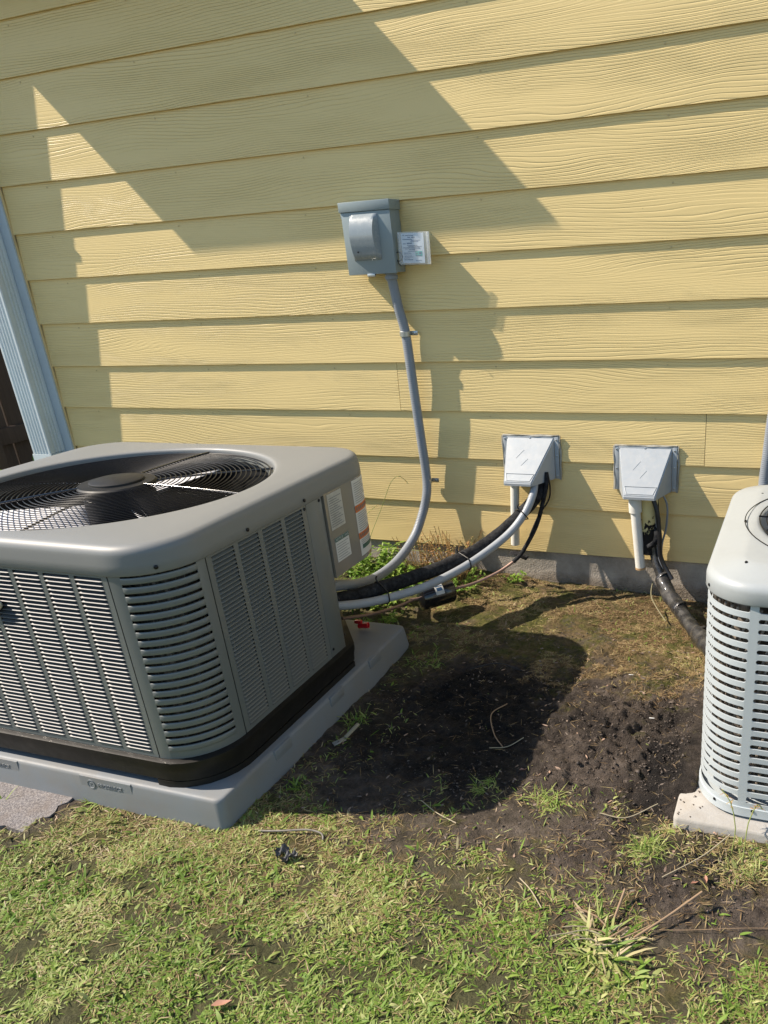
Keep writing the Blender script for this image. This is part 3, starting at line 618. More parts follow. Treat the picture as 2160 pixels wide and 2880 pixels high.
link('sticker_print', join(can_patch(56,60,-.014,.014,.0464,2), can_patch(66,69,-.008,.010,.0464,2), can_patch(74,77,-.008,.010,.0464,2), can_patch(34,50,-.010,.010,.0464,4)), M_BLUEINK, stk)
l2 = thing('liquid_line', 'thin copper liquid line from the black filter back to the dark unit', 'pipe', (-1.27,-.55,.09))
link('bare_tube', tube(rel([(-1.256,-.442,.069),(-1.275,-.53,.080),(-1.297,-.64,.104),(-1.33,-.76,.14)], (-1.27,-.55,.09)), .005, 12, .008), M_COPPER, l2)
rcap = thing('red_fitting', 'small red plastic fitting on the pad behind the dark unit', 'fitting', (-1.350,-.650,.058))
link('fitting_body', lathe((0,0,0), (.9,.1,.15), [(0,.008),(.022,.008),(.023,.010),(.036,.010),(.037,.007),(.032,.006)], 18), M_REDP, rcap)
link('fitting_tab', box(-.012,.014,-.006,.006,.010,.022,.002), M_REDP, rcap)

# ------------------------------------------------------------------ right hood: stub, taped line, cables
sb = thing('foam_stub', 'cracked foam pipe sleeve with peeling yellow paint below the right hood', 'pipe insulation')
link('foam_sleeve', tube([(-.497,-.045,.40),(-.497,-.045,.33),(-.494,-.045,.25),(-.4965,-.05,.158)], .0305, 26, .004, wob=.035), M_PFOAM, sb)
link('torn_flap', tube([(-.468,-.060,.262),(-.463,-.074,.235),(-.474,-.078,.205),(-.492,-.080,.190)], .010, 8, .006, wob=.2), M_FOAM, sb)
tl = thing('taped_line', 'black taped refrigerant line sloping from the wall down to the pale unit', 'insulated pipe')
link('bare_section', tube([(-.484,-.055,.20),(-.474,-.06,.155),(-.452,-.08,.100),(-.435,-.10,.076)], .0165, 16, .006, wob=.03), M_TAPE, tl)
link('taped_section', tube([(-.440,-.095,.082),(-.408,-.145,.050),(-.372,-.205,.036),(-.350,-.24,.033)], .0262, 18, .006, wob=.05), M_TAPE, tl)
link('taped_section', tube([(-.356,-.232,.034),(-.322,-.30,.030),(-.285,-.375,.032),(-.262,-.42,.036)], .0235, 18, .006, wob=.04), M_TAPE, tl)
link('taped_section', tube([(-.268,-.408,.036),(-.24,-.47,.045),(-.20,-.56,.06),(-.12,-.66,.09)], .0285, 18, .006, wob=.05), M_TAPE, tl)
for q_ in ((-.437,-.100,.085),(-.356,-.236,.040),(-.264,-.416,.044)):
    link('loose_tape', tube([(q_[0]-.014,q_[1]-.020,q_[2]+.004),(q_[0],q_[1]-.01,q_[2]+.020),(q_[0]+.016,q_[1]+.008,q_[2]+.018),(q_[0]+.022,q_[1]+.012,q_[2]+.004)], .0045, 7, .004, wob=.3), M_TAPE, tl)
cb = thing('thermostat_cable', 'thick dark cable running from the right hood down behind the foam stub', 'cable')
link('cable_jacket', tube([(-.490,-.06,.41),(-.483,-.064,.372),(-.464,-.074,.322),(-.453,-.080,.243),(-.449,-.082,.165),(-.428,-.088,.118),(-.402,-.105,.085)], .0082, 12, .006, wob=.03), M_BLACKP, cb)
link('second_jacket', tube([(-.498,-.055,.41),(-.487,-.056,.372),(-.470,-.062,.322),(-.462,-.066,.243),(-.456,-.07,.165),(-.44,-.075,.11)], .0055, 10, .006, wob=.03), M_CONDUIT, cb)
c3 = thing('thin_cable', 'thin dark cable looping out below the right end of the right hood', 'cable')
link('cable_jacket', tube([(-.466,-.05,.40),(-.457,-.048,.385),(-.436,-.038,.337),(-.437,-.036,.258),(-.450,-.045,.190),(-.448,-.06,.14)], .0036, 8, .005), M_CONDUIT, c3)
link('second_jacket', tube([(-.470,-.05,.41),(-.466,-.045,.34),(-.464,-.045,.30)], .003, 8, .006), M_BLACKP, c3)
gw = thing('ground_wire', 'pale green wire end poking from the soil beside the taped line', 'wire')
link('wire', tube([(-.476,-.07,.055),(-.478,-.09,.03),(-.470,-.12,.012),(-.44,-.17,-.005),(-.40,-.23,-.02)], .0022, 8, .008), weathered('pale_wire', (.20,.18,.10), .7), gw)
hb = thing('dangling_plug', 'small black torn clamp hanging beside the thin line below the left hood', 'clamp')
link('clamp', tube([(-1.022,-.06,.118),(-1.005,-.07,.122),(-.975,-.075,.120),(-.952,-.08,.112)], .009, 7, .006, wob=.25), M_FOAM, hb)

# ------------------------------------------------------------------ dark gray air conditioner
AX, AY, TH = -1.2, -1.2, .0144
pad = thing('equipment_pad', 'gray plastic equipment pad under the dark air conditioner', 'pad', (AX,AY,0), TH)
def L(x, y): return (x-AX, y-AY)
PX0, PX1, PY0, PY1, PZ0, PZ1 = -2.345-AX, -1.2025-AX, -1.5181-AY, -.580-AY, -.06, .0443
def rp(x0, x1, y0, y1, r, n=5): return rounded_poly((x0+x1)/2, (y0+y1)/2, (x1-x0)/2, (y1-y0)/2, r, n)
rings = []
for ins, z in ((-.010,PZ0),(-.004,.0),(0,PZ1-.010),(.0015,PZ1-.004),(.005,PZ1-.0008),(.010,PZ1)):
    rings.append([(x,y,z) for x,y in rp(PX0+ins,PX1-ins,PY0+ins,PY1-ins,.022)])
link('slab', loft(rings, ang=60), M_PAD, pad)
def logo_plate(xc):
    pl = link('logo_plate', extrude_x([(PY0-.0030,-.0005),(PY0-.0015,PZ1-.0035),(PY0+.004,PZ1-.0025),(PY0+.004,-.001)], xc-.081, xc+.081), M_PAD, pad)
    t = text_mesh('PROSELECT', .0150, .0007); o = link('lettering', t, M_PAD, pl, (xc+.014, PY0-.0028, .021), (R_(88),0,0))
    ring = link('emblem', lathe((xc-.046,PY0-.0020,.021), (0,-1,.03), [(0,.0125),(.0018,.0125),(.0019,.0108),(.0008,.0104)], 20), M_PAD, pl)
    link('emblem_letter', text_mesh('P', .013, .0007), M_PAD, pl, (xc-.046, PY0-.0028, .021), (R_(88),0,0))
logo_plate(-1.548-AX); logo_plate(-1.548-.36-AX-.012)
for yy in (-1.28,-1.02,-.80):
    link('side_notch', box(PX1-.012, PX1+.004, yy-AY-.035, yy-AY+.035, PZ1-.030, PZ1-.001, .003), M_PAD, pad)

ac = thing('air_conditioner', 'dark gray condenser with louvered sides and a big round fan on top', 'air conditioner', (AX,AY,0), TH)
RX, YF, RAD, SZ, SX = -1.2329-AX, -1.4963-AY, .1394, .915, 1.075
LXL, YB = RX-SX, YF+SZ; CXc, CYc = RX-SX/2, YF+SZ/2
ZB, ZT = .121, .5893
# base pan, cut away at the rear right corner
def ac_outline(g, r, cham=True, n=8):
    x0,x1,y0,y1 = LXL-g, RX+g, YF-g, YB+g; pts = []
    def arc(cx, cy, a0, a1, rr): 
        for k in range(n+1):
            a = R_(a0+(a1-a0)*k/n); pts.append((cx+rr*math.cos(a), cy+rr*math.sin(a)))
    arc(x0+r, y0+r, 180, 270, r); arc(x1-r, y0+r, 270, 360, r)
    if cham:
        yc = -.878-AY+g*.2; arc(x1-.03, yc, 0, 40, .03); arc(x1-.26, y1-.03, 40, 90, .03)
    else: arc(x1-r, y1-r, 0, 90, r)
    arc(x0+r, y1-r, 90, 180, r); return pts
rings = [[(x,y,z) for x,y in ac_outline(g, RAD)] for g, z in ((-.004,.062),(.006,.064),(.0075,.085),(.012,.100),(.012,ZB-.003),(.004,ZB))]
link('base_pan', loft(rings, ang=40), M_BASE, ac)
# corner feet
def foot(cx, cy, a0, a1):
    pts = []; 
    for k in range(9):
        a = R_(a0+(a1-a0)*k/8); pts.append((cx+(RAD+.0075)*math.cos(a), cy+(RAD+.0075)*math.sin(a)))
    for k in range(9):
        a = R_(a1+(a0-a1)*k/8); pts.append((cx+(RAD-.03)*math.cos(a), cy+(RAD-.03)*math.sin(a)))
    link('foot', loft([[(x,y,z) for x,y in pts] for z in (PZ1+.0005,.0615)], ang=40), M_BASE, ac)
foot(LXL+RAD, YF+RAD, 175, 275); foot(RX-RAD, YF+RAD, 262, 365); foot(LXL+RAD, YB-RAD, 85, 185)
link('foot', box(RX-.020, RX+.0075, YF+RAD+.01, -.872-AY, PZ1+.0005, .0615), M_BASE, ac)
link('foot', box(RX-.33, RX-.24, YB-.06, YB-.02, PZ1+.0005, .0615), M_BASE, ac)
# inner coil
link('coil', loft([[(x,y,z) for x,y in ac_outline(-.032, .11)] for z in (ZB+.0005,ZT-.02)], False, False, ang=40), M_INSIDE, ac)
# ---- flat louvered panels
def louver_panel(origin, ux, n_in, w, colspans, z0, z1, rows, name, keep, hidden=False):
    """origin: left bottom; ux: direction along; n_in: inward direction"""
    o = Vector(origin); u = Vector(ux); ni = Vector(n_in); V = []; Fc = []
    def slab(a, b, c, d, off=0.0, th=.0012):
        k = len(V)
        for dd in (off, off+th):
            for (p, z) in ((a,c),(b,c),(b,d),(a,d)): V.append(o+u*p+ni*dd+Vector((0,0,z-o.z)))
        Fc.extend([(k,k+1,k+2,k+3),(k+7,k+6,k+5,k+4),(k,k+4,k+5,k+1),(k+1,k+5,k+6,k+2),(k+2,k+6,k+7,k+3),(k+3,k+7,k+4,k)])
    slab(0, w, z0, z0+.012); slab(0, w, z1-.010, z1); prev = 0
    for (a, b) in colspans: slab(prev, a, z0+.012, z1-.010); prev = b
    slab(prev, w, z0+.012, z1-.010)
    me = mesh(V, Fc); pn = link('louvered_panel', me, M_PANELG, ac)
    Vb = [o+u*p+ni*.011+Vector((0,0,z-o.z)) for p,z in ((.004,z0+.004),(w-.004,z0+.004),(w-.004,z1-.004),(.004,z1-.004))]
    link('dark_cavity_sheet', mesh(Vb, [(0,1,2,3)]), M_INSIDE, pn)  # black sheet standing in for the shaded cavity behind the louvers
    pitch = (z1-z0-.024)/rows; cw = colspans[0][1]-colspans[0][0]
    # one blade: outer edge low and proud, inner edge high; rounded lip and tapered ends
    prof = [(-.0016,-.0016),(-.0022,-.0009),(-.0018,.0000),(.0090,.0066),(.0090,.0056),(-.0008,-.0018)]
    lv = []; lf = []; m_ = len(prof)
    for (p, sc) in ((0,.25),(.005,1),(cw-.005,1),(cw,.25)):
        for (d, z) in prof: lv.append(u*p+ni*(d if d > 0 else d*sc)+Vector((0,0,z)))
    for r_ in range(3):
        for i in range(m_): j = (i+1)%m_; lf.append((r_*m_+i, r_*m_+j, (r_+1)*m_+j, (r_+1)*m_+i))
    lf += [tuple(reversed(range(m_))), tuple(range(3*m_,4*m_))]
    lme = mesh(lv, lf); bm = bmesh.new(); bm.from_mesh(lme); bmesh.ops.recalc_face_normals(bm, faces=bm.faces); bm.to_mesh(lme); bm.free()
    lm_ = M_LOUV_SUN if name == 'front' else M_PANELG; lme.materials.append(lm_); rest = []  # sunlit front gets the darkened gray, the other sides the panel gray
    for ci, (a, b) in enumerate(colspans):
        for r_ in range(rows):
            p = o+u*a+Vector((0,0,z0+.012+pitch*(r_+.42)-o.z))
            if keep(ci, r_): link('louver', lme, None, pn, p)
            else: rest.append(p)
    if rest:
        n0 = len(lv); VV = []; FF = []
        for k, p in enumerate(rest): VV += [v+p for v in lv]; FF += [tuple(i+k*n0 for i in f) for f in lf]
        tag(link('louvers', mesh(VV, FF), lm_, pn), kind='stuff')
    return pn
# front: seam to seam
fx0, fx1 = LXL+RAD+.0015, RX-RAD-.0015; fw = fx1-fx0
cols = [(fw-(-1.372-(-1.388))-.0-.0905*k-.0775-.0, fw-(.016)-.0905*k) for k in range(8)][::-1]
cols = [(b-.0775, b) for _, b in cols]
louver_panel((fx0,YF,ZB), (1,0,0), (0,1,0), fw, cols, ZB+.001, ZT-.0, 42, 'front', lambda c, r: c >= 4)
ry0, ry1 = YF+RAD+.0015, -.968-AY
rcols = [(.0165+.0918*k, .0165+.0918*k+.0765) for k in range(4)]
louver_panel((RX,ry0,ZB), (0,1,0), (-1,0,0), ry1-ry0, rcols, ZB+.001, ZT, 42, 'right', lambda c, r: c < 3 and True)
cl = [(.03+.0905*k, .03+.0905*k+.0775) for k in range(6)]
louver_panel((LXL,YB-RAD,ZB), (0,-1,0), (1,0,0), SZ-2*RAD, cl, ZB+.001, ZT, 42, 'left', lambda c, r: False)
louver_panel((RX-.30,YB,ZB), (-1,0,0), (0,-1,0), SX-.30-RAD, cl[:6], ZB+.001, ZT, 42, 'rear', lambda c, r: False)
# ---- corner grilles with curved slats
def corner(cx, cy, a0, keep=True):
    N_ = 12; s0, s1 = 13, 79
    def P(deg, r, z): a = R_(a0+deg); return (cx+r*math.cos(a), cy+r*math.sin(a), z)
    def strip(d0, d1, z0, z1, n):
        V = []; F_ = []
        for k in range(n+1):
            d = d0+(d1-d0)*k/n
            V += [P(d,RAD,z0),P(d,RAD,z1),P(d,RAD-.0015,z1),P(d,RAD-.0015,z0)]
        for k in range(n):
            for i in range(4): j = (i+1)%4; F_.append((k*4+i, k*4+j, k*4+4+j, k*4+4+i))
        F_ += [(0,1,2,3), (n*4+3,n*4+2,n*4+1,n*4)]
        me = mesh(V, F_); bm = bmesh.new(); bm.from_mesh(me); bmesh.ops.recalc_face_normals(bm, faces=bm.faces); bm.to_mesh(me); bm.free(); return auto(me, 30)
    zb, zt = ZB+.020, ZT-.002
    cp = link('corner_panel', join(strip(.7,s0,ZB+.001,ZT,3), strip(s1,89.3,ZB+.001,ZT,3), strip(s0,s1,ZB+.001,zb,10)), M_PANELG, ac); auto(cp.data, 30)
    n = 21; pitch = (zt-zb)/n
    prof = []
    for k in range(9):
        a = math.pi*(k/8-.5); prof.append((.0020*math.cos(a)+.0004, .0074*math.sin(a)))
    prof = [(-.003,-.0068)] + prof + [(-.003,.0068)]; m_ = len(prof)
    V = []; F_ = []
    degs = [s0,s0+2.2]+list(np.linspace(s0+5,s1-5,11))+[s1-2.2,s1]
    for d in degs:
        sc = .25 if d in (s0, s1) else 1
        for (dr, z) in prof: V.append(P(d, RAD+(dr*sc if dr > 0 else dr), z))
    for k in range(len(degs)-1):
        for i in range(m_): j = (i+1)%m_; F_.append((k*m_+i, k*m_+j, (k+1)*m_+j, (k+1)*m_+i))
    sme = mesh(V, F_); bm = bmesh.new(); bm.from_mesh(sme); bmesh.ops.recalc_face_normals(bm, faces=bm.faces); bm.to_mesh(sme); bm.free(); auto(sme, 50)
    sme.materials.append(M_PANELG)
    for k in range(n):
        link('slat', sme, None, cp, (0,0,zb+pitch*(k+.36)))
    # coil seen behind the slats
    Vc = []; Fc_ = []
    for k in range(13):
        d = 3+84*k/12; Vc += [P(d,RAD-.030,ZB), P(d,RAD-.030,ZT)]
    Fc_ = [(2*k,2*k+2,2*k+3,2*k+1) for k in range(12)]; link('coil_corner', mesh(Vc, Fc_, True), M_COIL, cp)
    return cp
corner(RX-RAD, YF+RAD, 270); corner(LXL+RAD, YF+RAD, 180); corner(LXL+RAD, YB-RAD, 90)
# ---- flat post and service panel on the right side
link('side_post', box(RX-.02, RX, ry1+.0015, -.893-AY, ZB+.001, ZT, .0012), M_PANELG, ac)
zs = .340
def arcpts(r, a0, a1, n=10): return [(RX-RAD+r*math.cos(R_(a0+(a1-a0)*k/n)), YB-RAD+r*math.sin(R_(a0+(a1-a0)*k/n))) for k in range(n+1)]
so = [(RX+.0035,-.886-AY)] + [(RX+.0035, YB-RAD)] + arcpts(RAD+.0035,6,90) + [(RX-.29,YB+.0035),(RX-.29,YB-.05),(RX-.05,-.886-AY)]
sp_low = [(a, b) for a, b in so]
link('service_panel', loft([[(x,y,z) for x,y in so] for z in (zs,ZT-.001)], ang=30), ac_paint('service_panel_enamel', (.235,.215,.185), .16, 1.0), ac)
ch = [(RX-.012,-.885-AY),(RX-.275,YB-.010),(RX-.30,YB-.012),(RX-.035,-.887-AY)]
link('valve_panel', loft([[(x,y,z) for x,y in ch] for z in (ZB+.001,zs-.002)], smooth=False), M_PANELG, ac)
for (y, z) in ((-.975,.575),(-.905,.578),(-.955,.145)):
    link('panel_screw', lathe((RX,y-AY,z), (1,0,0), [(0,.0045),(.0015,.0045),(.003,.0025)], 10), M_SCREW, ac)
for (y, z) in ((-.890,.275),(-.890,.215),(-.890,.16)):
    link('panel_screw', lathe((RX,y-AY,z), (1,.6,0), [(0,.004),(.0015,.004),(.003,.002)], 10), M_SCREW, ac)
# stickers
fx = RX+.0035
def sticker(y0, y1, z0, z1, m, name='sticker'):
    return link(name, box(fx+.0002, fx+.0008, y0-AY, y1-AY, z0, z1), m, ac)
frs = ((fx+.0008,-AY,0),(0,1,0),(0,0,1),(1,0,0))
s1_ = sticker(-.872,-.800,.478,.582, M_OLDLABEL)
link('sticker_print', quads_on(frs, [(-.868+.0*i, -.806-.01*(i%3), .486+.0068*i, .488+.0068*i) for i in range(13)]), M_INK, s1_)
s2_ = sticker(-.866,-.794,.380,.452, M_WHITE)
link('sticker_header', quads_on(frs, [(-.866,-.794,.440,.452)]), M_GREEN, s2_)
tt = text_mesh('NOTICE / AVIS', .0105, .0001); link('header_lettering', tt, M_WHITE, s2_, (fx+.0019,-.830-AY,.446), (R_(90),0,R_(90)))
link('sticker_print', quads_on(frs, [(-.862, -.800-.012*(i%2), .386+.0075*i, .3875+.0075*i) for i in range(7)]), M_INK, s2_)
# tall warning label wrapped on the rounded corner
def wrap(a0, a1, z0, z1, off=.0042, n=8):
    V = []
    for z in (z0, z1):
        for k in range(n+1):
            s = a0+(a1-a0)*k/n
            if s <= 0: V.append((RX+off, YB-RAD+s, z))
            else:
                a = s/RAD; V.append((RX-RAD+(RAD+off)*math.cos(a), YB-RAD+(RAD+off)*math.sin(a), z))
    return mesh(V, [(k,k+1,n+2+k,n+1+k) for k in range(n)], True)
s3_ = link('sticker', wrap(-.020,.072,.352,.585), M_WHITE, ac)
link('warning_band', wrap(-.020,.072,.488,.509,.0048), M_ORANGE, s3_); link('warning_band', wrap(-.020,.072,.405,.424,.0048), M_ORANGE, s3_)
link('green_band', wrap(-.008,.072,.372,.385,.0048), M_GREEN, s3_)
link('sticker_print', join(*[wrap(-.012,.060-.01*(i%3),.429+.0065*i,.4305+.0065*i,.0048) for i in range(9)], *[wrap(-.012,.060-.01*(i%3),.515+.0065*i,.5165+.0065*i,.0048) for i in range(10)], *[wrap(-.012,.055,.389+.005*i,.3903+.005*i,.0048) for i in range(3)]), M_INK, s3_)
link('band_lettering', join(*[wrap(-.014+.011*i,-.008+.011*i,z,z+.011,.0054,2) for i in range(7) for z in (.493,.409)]), M_INK, s3_)
# badge
bd = link('badge', lathe((0,0,0),(0,-1,0),[(0,.024),(.003,.024),(.0045,.0225)],40), M_CHROME, ac, (-1.7245-AX-.055+.016,YF-.0045,.492)); bd.scale = (2.25,1,1)
bd2 = link('badge_face', lathe((0,-.0046,0),(0,-1,0),[(0,.0218),(.0008,.0218)],40), M_RED, bd)
bt = text_mesh('RHEEM', .021, .0004); link('badge_lettering', bt, M_WHITE, bd, (0,-.0058,0), (R_(90),0,0)).scale = (.42,1,1)
# ---- top cap
def cap(parent, cx, cy, half, rad, prof, hole_r, m, n=192, name='top_cap', ztop=0, halfx=None, hole_x=None, off=(0,0)):
    """prof: list of (inset, z) from lower lip to edge of the flat; then blends to the round hole"""
    def sq(inset, ang):
        h = half-inset; hx = (halfx or half)-inset; r = max(rad-inset, .01); c, s = math.cos(ang), math.sin(ang)
        lo, hi = 0, 2*hx
        def inside(t):
            x, y = abs(c*t), abs(s*t)
            if x > hx or y > h: return False
            if x > hx-r and y > h-r: return math.hypot(x-hx+r, y-h+r) <= r
            return True
        for _ in range(26):
            mid = (lo+hi)/2
            if inside(mid): lo = mid
            else: hi = mid
        return lo
    angs = [2*math.pi*k/n for k in range(n)]; rings = []
    for ins, z in prof: rings.append([(cx+sq(ins,a)*math.cos(a), cy+sq(ins,a)*math.sin(a), z) for a in angs])
    lastin, lastz = prof[-1]
    for t, z in ((.35,ztop),(.7,ztop),(.93,ztop)):
        rings.append([(cx+off[0]*t+(sq(lastin,a)*(1-t)+((hole_x or hole_r)+.012)*t)*math.cos(a), cy+off[1]*t+(sq(lastin,a)*(1-t)+(hole_r+.012)*t)*math.sin(a), lastz+(z-lastz)*t) for a in angs])
    cx += off[0]; cy += off[1]; kx = (hole_x or hole_r)/hole_r
    for r, z in ((hole_r+.010,ztop-.0005),(hole_r+.005,ztop-.002),(hole_r+.001,ztop-.006),(hole_r,ztop-.012),(hole_r,ztop-.05)):
        rings.append([(cx+r*kx*math.cos(a), cy+r*math.sin(a), z) for a in angs])
    return link(name, loft(rings, False, False, True, 60), m, parent)
ZC = .652
cprof = [(.006,ZT-.0035),(-.002,ZT-.004),(-.0035,ZT-.002),(-.0028,ZT+.020),(-.0008,ZT+.036)] + [(-.0005+.023*(1-math.cos(a)), ZT+.0387+.022*math.sin(a)) for a in np.linspace(.15,math.pi/2,9)]
cprof = [(i_, z) for i_, z in cprof] ; cprof.append((.040, ZC))
FR, KX = .390, 1.10
cap(ac, CXc, CYc, SZ/2, RAD, cprof, FR, M_CAPG, ztop=ZC, halfx=SX/2, hole_x=FR*KX, off=(.002,-.014))
FANX, FANY = CXc+.002, CYc-.014
for (x, y, nx, ny) in ((RX-RAD+.1002,YF+RAD-.1002,.7,-.7),(RX+.0035,-1.21-AY,1,0),(RX+.0035,-.975-AY,1,0)):
    off = .0035
    link('cap_screw', lathe((x+nx*.001,y+ny*.001,ZT+.010), (nx,ny,0), [(0,.0048),(.002,.0048),(.0035,.0025)], 10), M_SCREW, ac)
# orifice, fan guard, motor, blades
N48 = 72
def ringpts(r, z, n=N48, cx=FANX, cy=FANY, kx=None): kx = (KX if cx == FANX else 1) if kx is None else kx; return [(cx+r*kx*math.cos(2*math.pi*k/n), cy+r*math.sin(2*math.pi*k/n), z) for k in range(n)]
link('fan_orifice', loft([ringpts(FR-.0005,ZC-.052), ringpts(FR-.0015,ZC-.10), ringpts(FR+.012,ZC-.19), ringpts(FR+.012,ZC-.192)], False, False), mat('orifice_black', (.010,.011,.013), .55), ac)
link('orifice_lip', loft([ringpts(FR-.0005,ZC-.020), ringpts(FR-.016,ZC-.022), ringpts(FR-.018,ZC-.030), ringpts(FR-.0005,ZC-.034)], False, False), M_PANELG, ac)
fgd = link('fan_guard', loft([ringpts(.096,ZC-.010), ringpts(.097,ZC-.004), ringpts(.093,ZC+.000), ringpts(.067,ZC+.001), ringpts(.066,ZC+.006), ringpts(.062,ZC+.008), ringpts(.001,ZC+.009)], True, True), M_HUB, ac)
def wz(r): return ZC-.016 + .012*(1-(r/.390)**2)
def ring_wire(r, z, wr, n=80, m_=6, cx=0, cy=0):
    V = []; F_ = []
    for k in range(n):
        a = 2*math.pi*k/n
        for j in range(m_):
            b = 2*math.pi*j/m_; rr = r+wr*math.cos(b); V.append((cx+rr*(KX if cx == FANX else 1)*math.cos(a), cy+rr*math.sin(a), z+wr*math.sin(b)))
    for k in range(n):
        for j in range(m_): k2 = (k+1)%n; j2 = (j+1)%m_; F_.append((k*m_+j, k2*m_+j, k2*m_+j2, k*m_+j2))
    return mesh(V, F_, True)
NW = 23
for i in range(NW):
    r = .105 + (FR-.010-.105)*i/(NW-1); link('wire_ring', ring_wire(r, wz(r), .00135 if i < NW-1 else .0022, cx=FANX, cy=FANY), M_GUARD, fgd)
for ad in (-2,41,92,141,183,231,279,323):
    a = R_(ad)
    pts = [(FANX+r*KX*math.cos(a), FANY+r*math.sin(a), wz(r)+(.0035 if ad in (92,-2,231) else -.0035)) for r in (.090,.19,.30,FR-.002)]
    link('guard_spoke', tube(pts, .0028, 8, .02), M_SPOKE, fgd)
mo = link('fan_motor', loft([ringpts(.02,ZC-.19,32), ringpts(.082,ZC-.185,32), ringpts(.088,ZC-.17,32), ringpts(.088,ZC-.035,32), ringpts(.07,ZC-.022,32), ringpts(.02,ZC-.02,32)]), mat('motor_black', (.010,.010,.012), .5), ac)
def blade(a0, span=64):
    V = []; F_ = []; nr, na = 8, 10
    for i in range(nr+1):
        r = .075+(.366-.075)*i/nr; sw = .10+.20*(i/nr)
        for j in range(na+1):
            t = j/na; a = R_(a0)+R_(span*(.62+.38*i/nr))*(t-.5)+sw*(i/nr)*.6
            V.append((FANX+r*KX*math.cos(a), FANY+r*math.sin(a), ZC-.085-.050*(t-.5)-.010*math.sin(math.pi*t)))
    for i in range(nr):
        for j in range(na): F_.append((i*(na+1)+j, (i+1)*(na+1)+j, (i+1)*(na+1)+j+1, i*(na+1)+j+1))
    me = mesh(V, F_, True); bm = bmesh.new(); bm.from_mesh(me); bmesh.ops.solidify(bm, geom=list(bm.faces), thickness=.0014); bm.to_mesh(me); bm.free()
    return me
for a0 in (226, 346, 106): link('fan_blade', blade(a0), M_BLADE, ac)
link('pan_floor', loft([ringpts(.43,ZB+.004,40), ringpts(.43,ZB+.006,40)]), M_INSIDE, ac)

# ------------------------------------------------------------------ pale air conditioner at the right edge
pad2 = thing('cement_pad', 'pale cement pad under the light gray air conditioner', 'pad', (0,0,0))
rings = [[(x,y,z) for x,y in rp(-.207+i_, .56-i_, -1.236+i_, -.46-i_, .012, 4)] for i_, z in ((0,-.075),(0,-.008),(.002,-.002),(.005,0))]
link('slab', loft(rings, ang=60), M_CEMPAD, pad2)
BX0, BY0, S2, R2 = -.166, -1.198, .70, .105
ac2 = thing('air_conditioner', 'light gray condenser with rounded slots cut off by the right picture edge', 'air conditioner', (BX0+S2/2, BY0+S2/2, 0)); 
for_o = (BX0+S2/2, BY0+S2/2)
h2 = S2/2
# perimeter parameter s: starts at left side rear, runs forward along the left side, round the front-left corner, along the front, ...
seg = [('l',S2-2*R2),('a',math.pi/2*R2),('l',S2-2*R2),('a',math.pi/2*R2),('l',S2-2*R2),('a',math.pi/2*R2),('l',S2-2*R2),('a',math.pi/2*R2)]
PER = sum(x[1] for x in seg)
def per(s, off=0.0):
    s = s % PER; x, y = -h2, h2-R2; dirx, diry = 0.0, -1.0
    for typ, ln in seg:
        if typ == 'l':
            if s <= ln: return (x+dirx*s + diry*off*1.0, y+diry*s - dirx*off*1.0) if False else (x+dirx*s+(diry)*off, y+diry*s+(-dirx)*off)
            x += dirx*ln; y += diry*ln; s -= ln
        else:
            cxx, cyy = x-diry*R2, y+dirx*R2; a0 = math.atan2(y-cyy, x-cxx)
            if s <= ln:
                a = a0+s/R2; return (cxx+(R2+off)*math.cos(a), cyy+(R2+off)*math.sin(a))
            a = a0+ln/R2; x, y = cxx+R2*math.cos(a), cyy+R2*math.sin(a); dirx, diry = -diry, dirx; s -= ln
    return (x, y)
zlo, zhi, nrow = .0428, .5135, 21; pit = (zhi-zlo)/nrow
sc0 = (S2-2*R2)                                   # s at start of front-left arc
arcL = math.pi/2*R2
c1 = (sc0-.006, sc0+arcL-.012)                    # column across the corner
colz = [c1]
fw2 = S2-2*R2; ncol = 3; gap = .017; cwid = (fw2+.012-gap*(ncol+0))/ncol
s_ = c1[1]+gap
for side in range(4):
    pass
cols2 = []; s_ = c1[0]
side_len = (PER/4)
for side in range(4):
    b0 = c1[0]+side*side_len; cols2.append((b0, b0+(c1[1]-c1[0])))
    rem = side_len-(c1[1]-c1[0])-gap; cwid = (rem-gap*3)/3
    for j in range(3): a = b0+(c1[1]-c1[0])+gap+j*(cwid+gap); cols2.append((a, a+cwid))
TK = .0016
def strip2(s0, s1, z0, z1):
    n = max(1, int((s1-s0)/.012)); V = []; F_ = []
    for k in range(n+1):
        s = s0+(s1-s0)*k/n; a = per(s); b = per(s, -TK); V += [(a[0],a[1],z0),(a[0],a[1],z1),(b[0],b[1],z1),(b[0],b[1],z0)]
    for k in range(n):
        for i in range(4): j = (i+1)%4; F_.append((k*4+i, k*4+j, k*4+4+j, k*4+4+i))
    F_ += [(0,1,2,3),(n*4+3,n*4+2,n*4+1,n*4)]
    return mesh(V, F_)
parts = [strip2(0, PER, .013, zlo), strip2(0, PER, zhi, .522)]
cc = sorted(cols2)
for i, (a, b) in enumerate(cc):
    nx = cc[(i+1)%len(cc)][0] + (PER if i == len(cc)-1 else 0); parts.append(strip2(b, nx, zlo, zhi))
shell = link('cabinet_shell', auto(join(*parts), 30), M_LIGHTG, ac2)
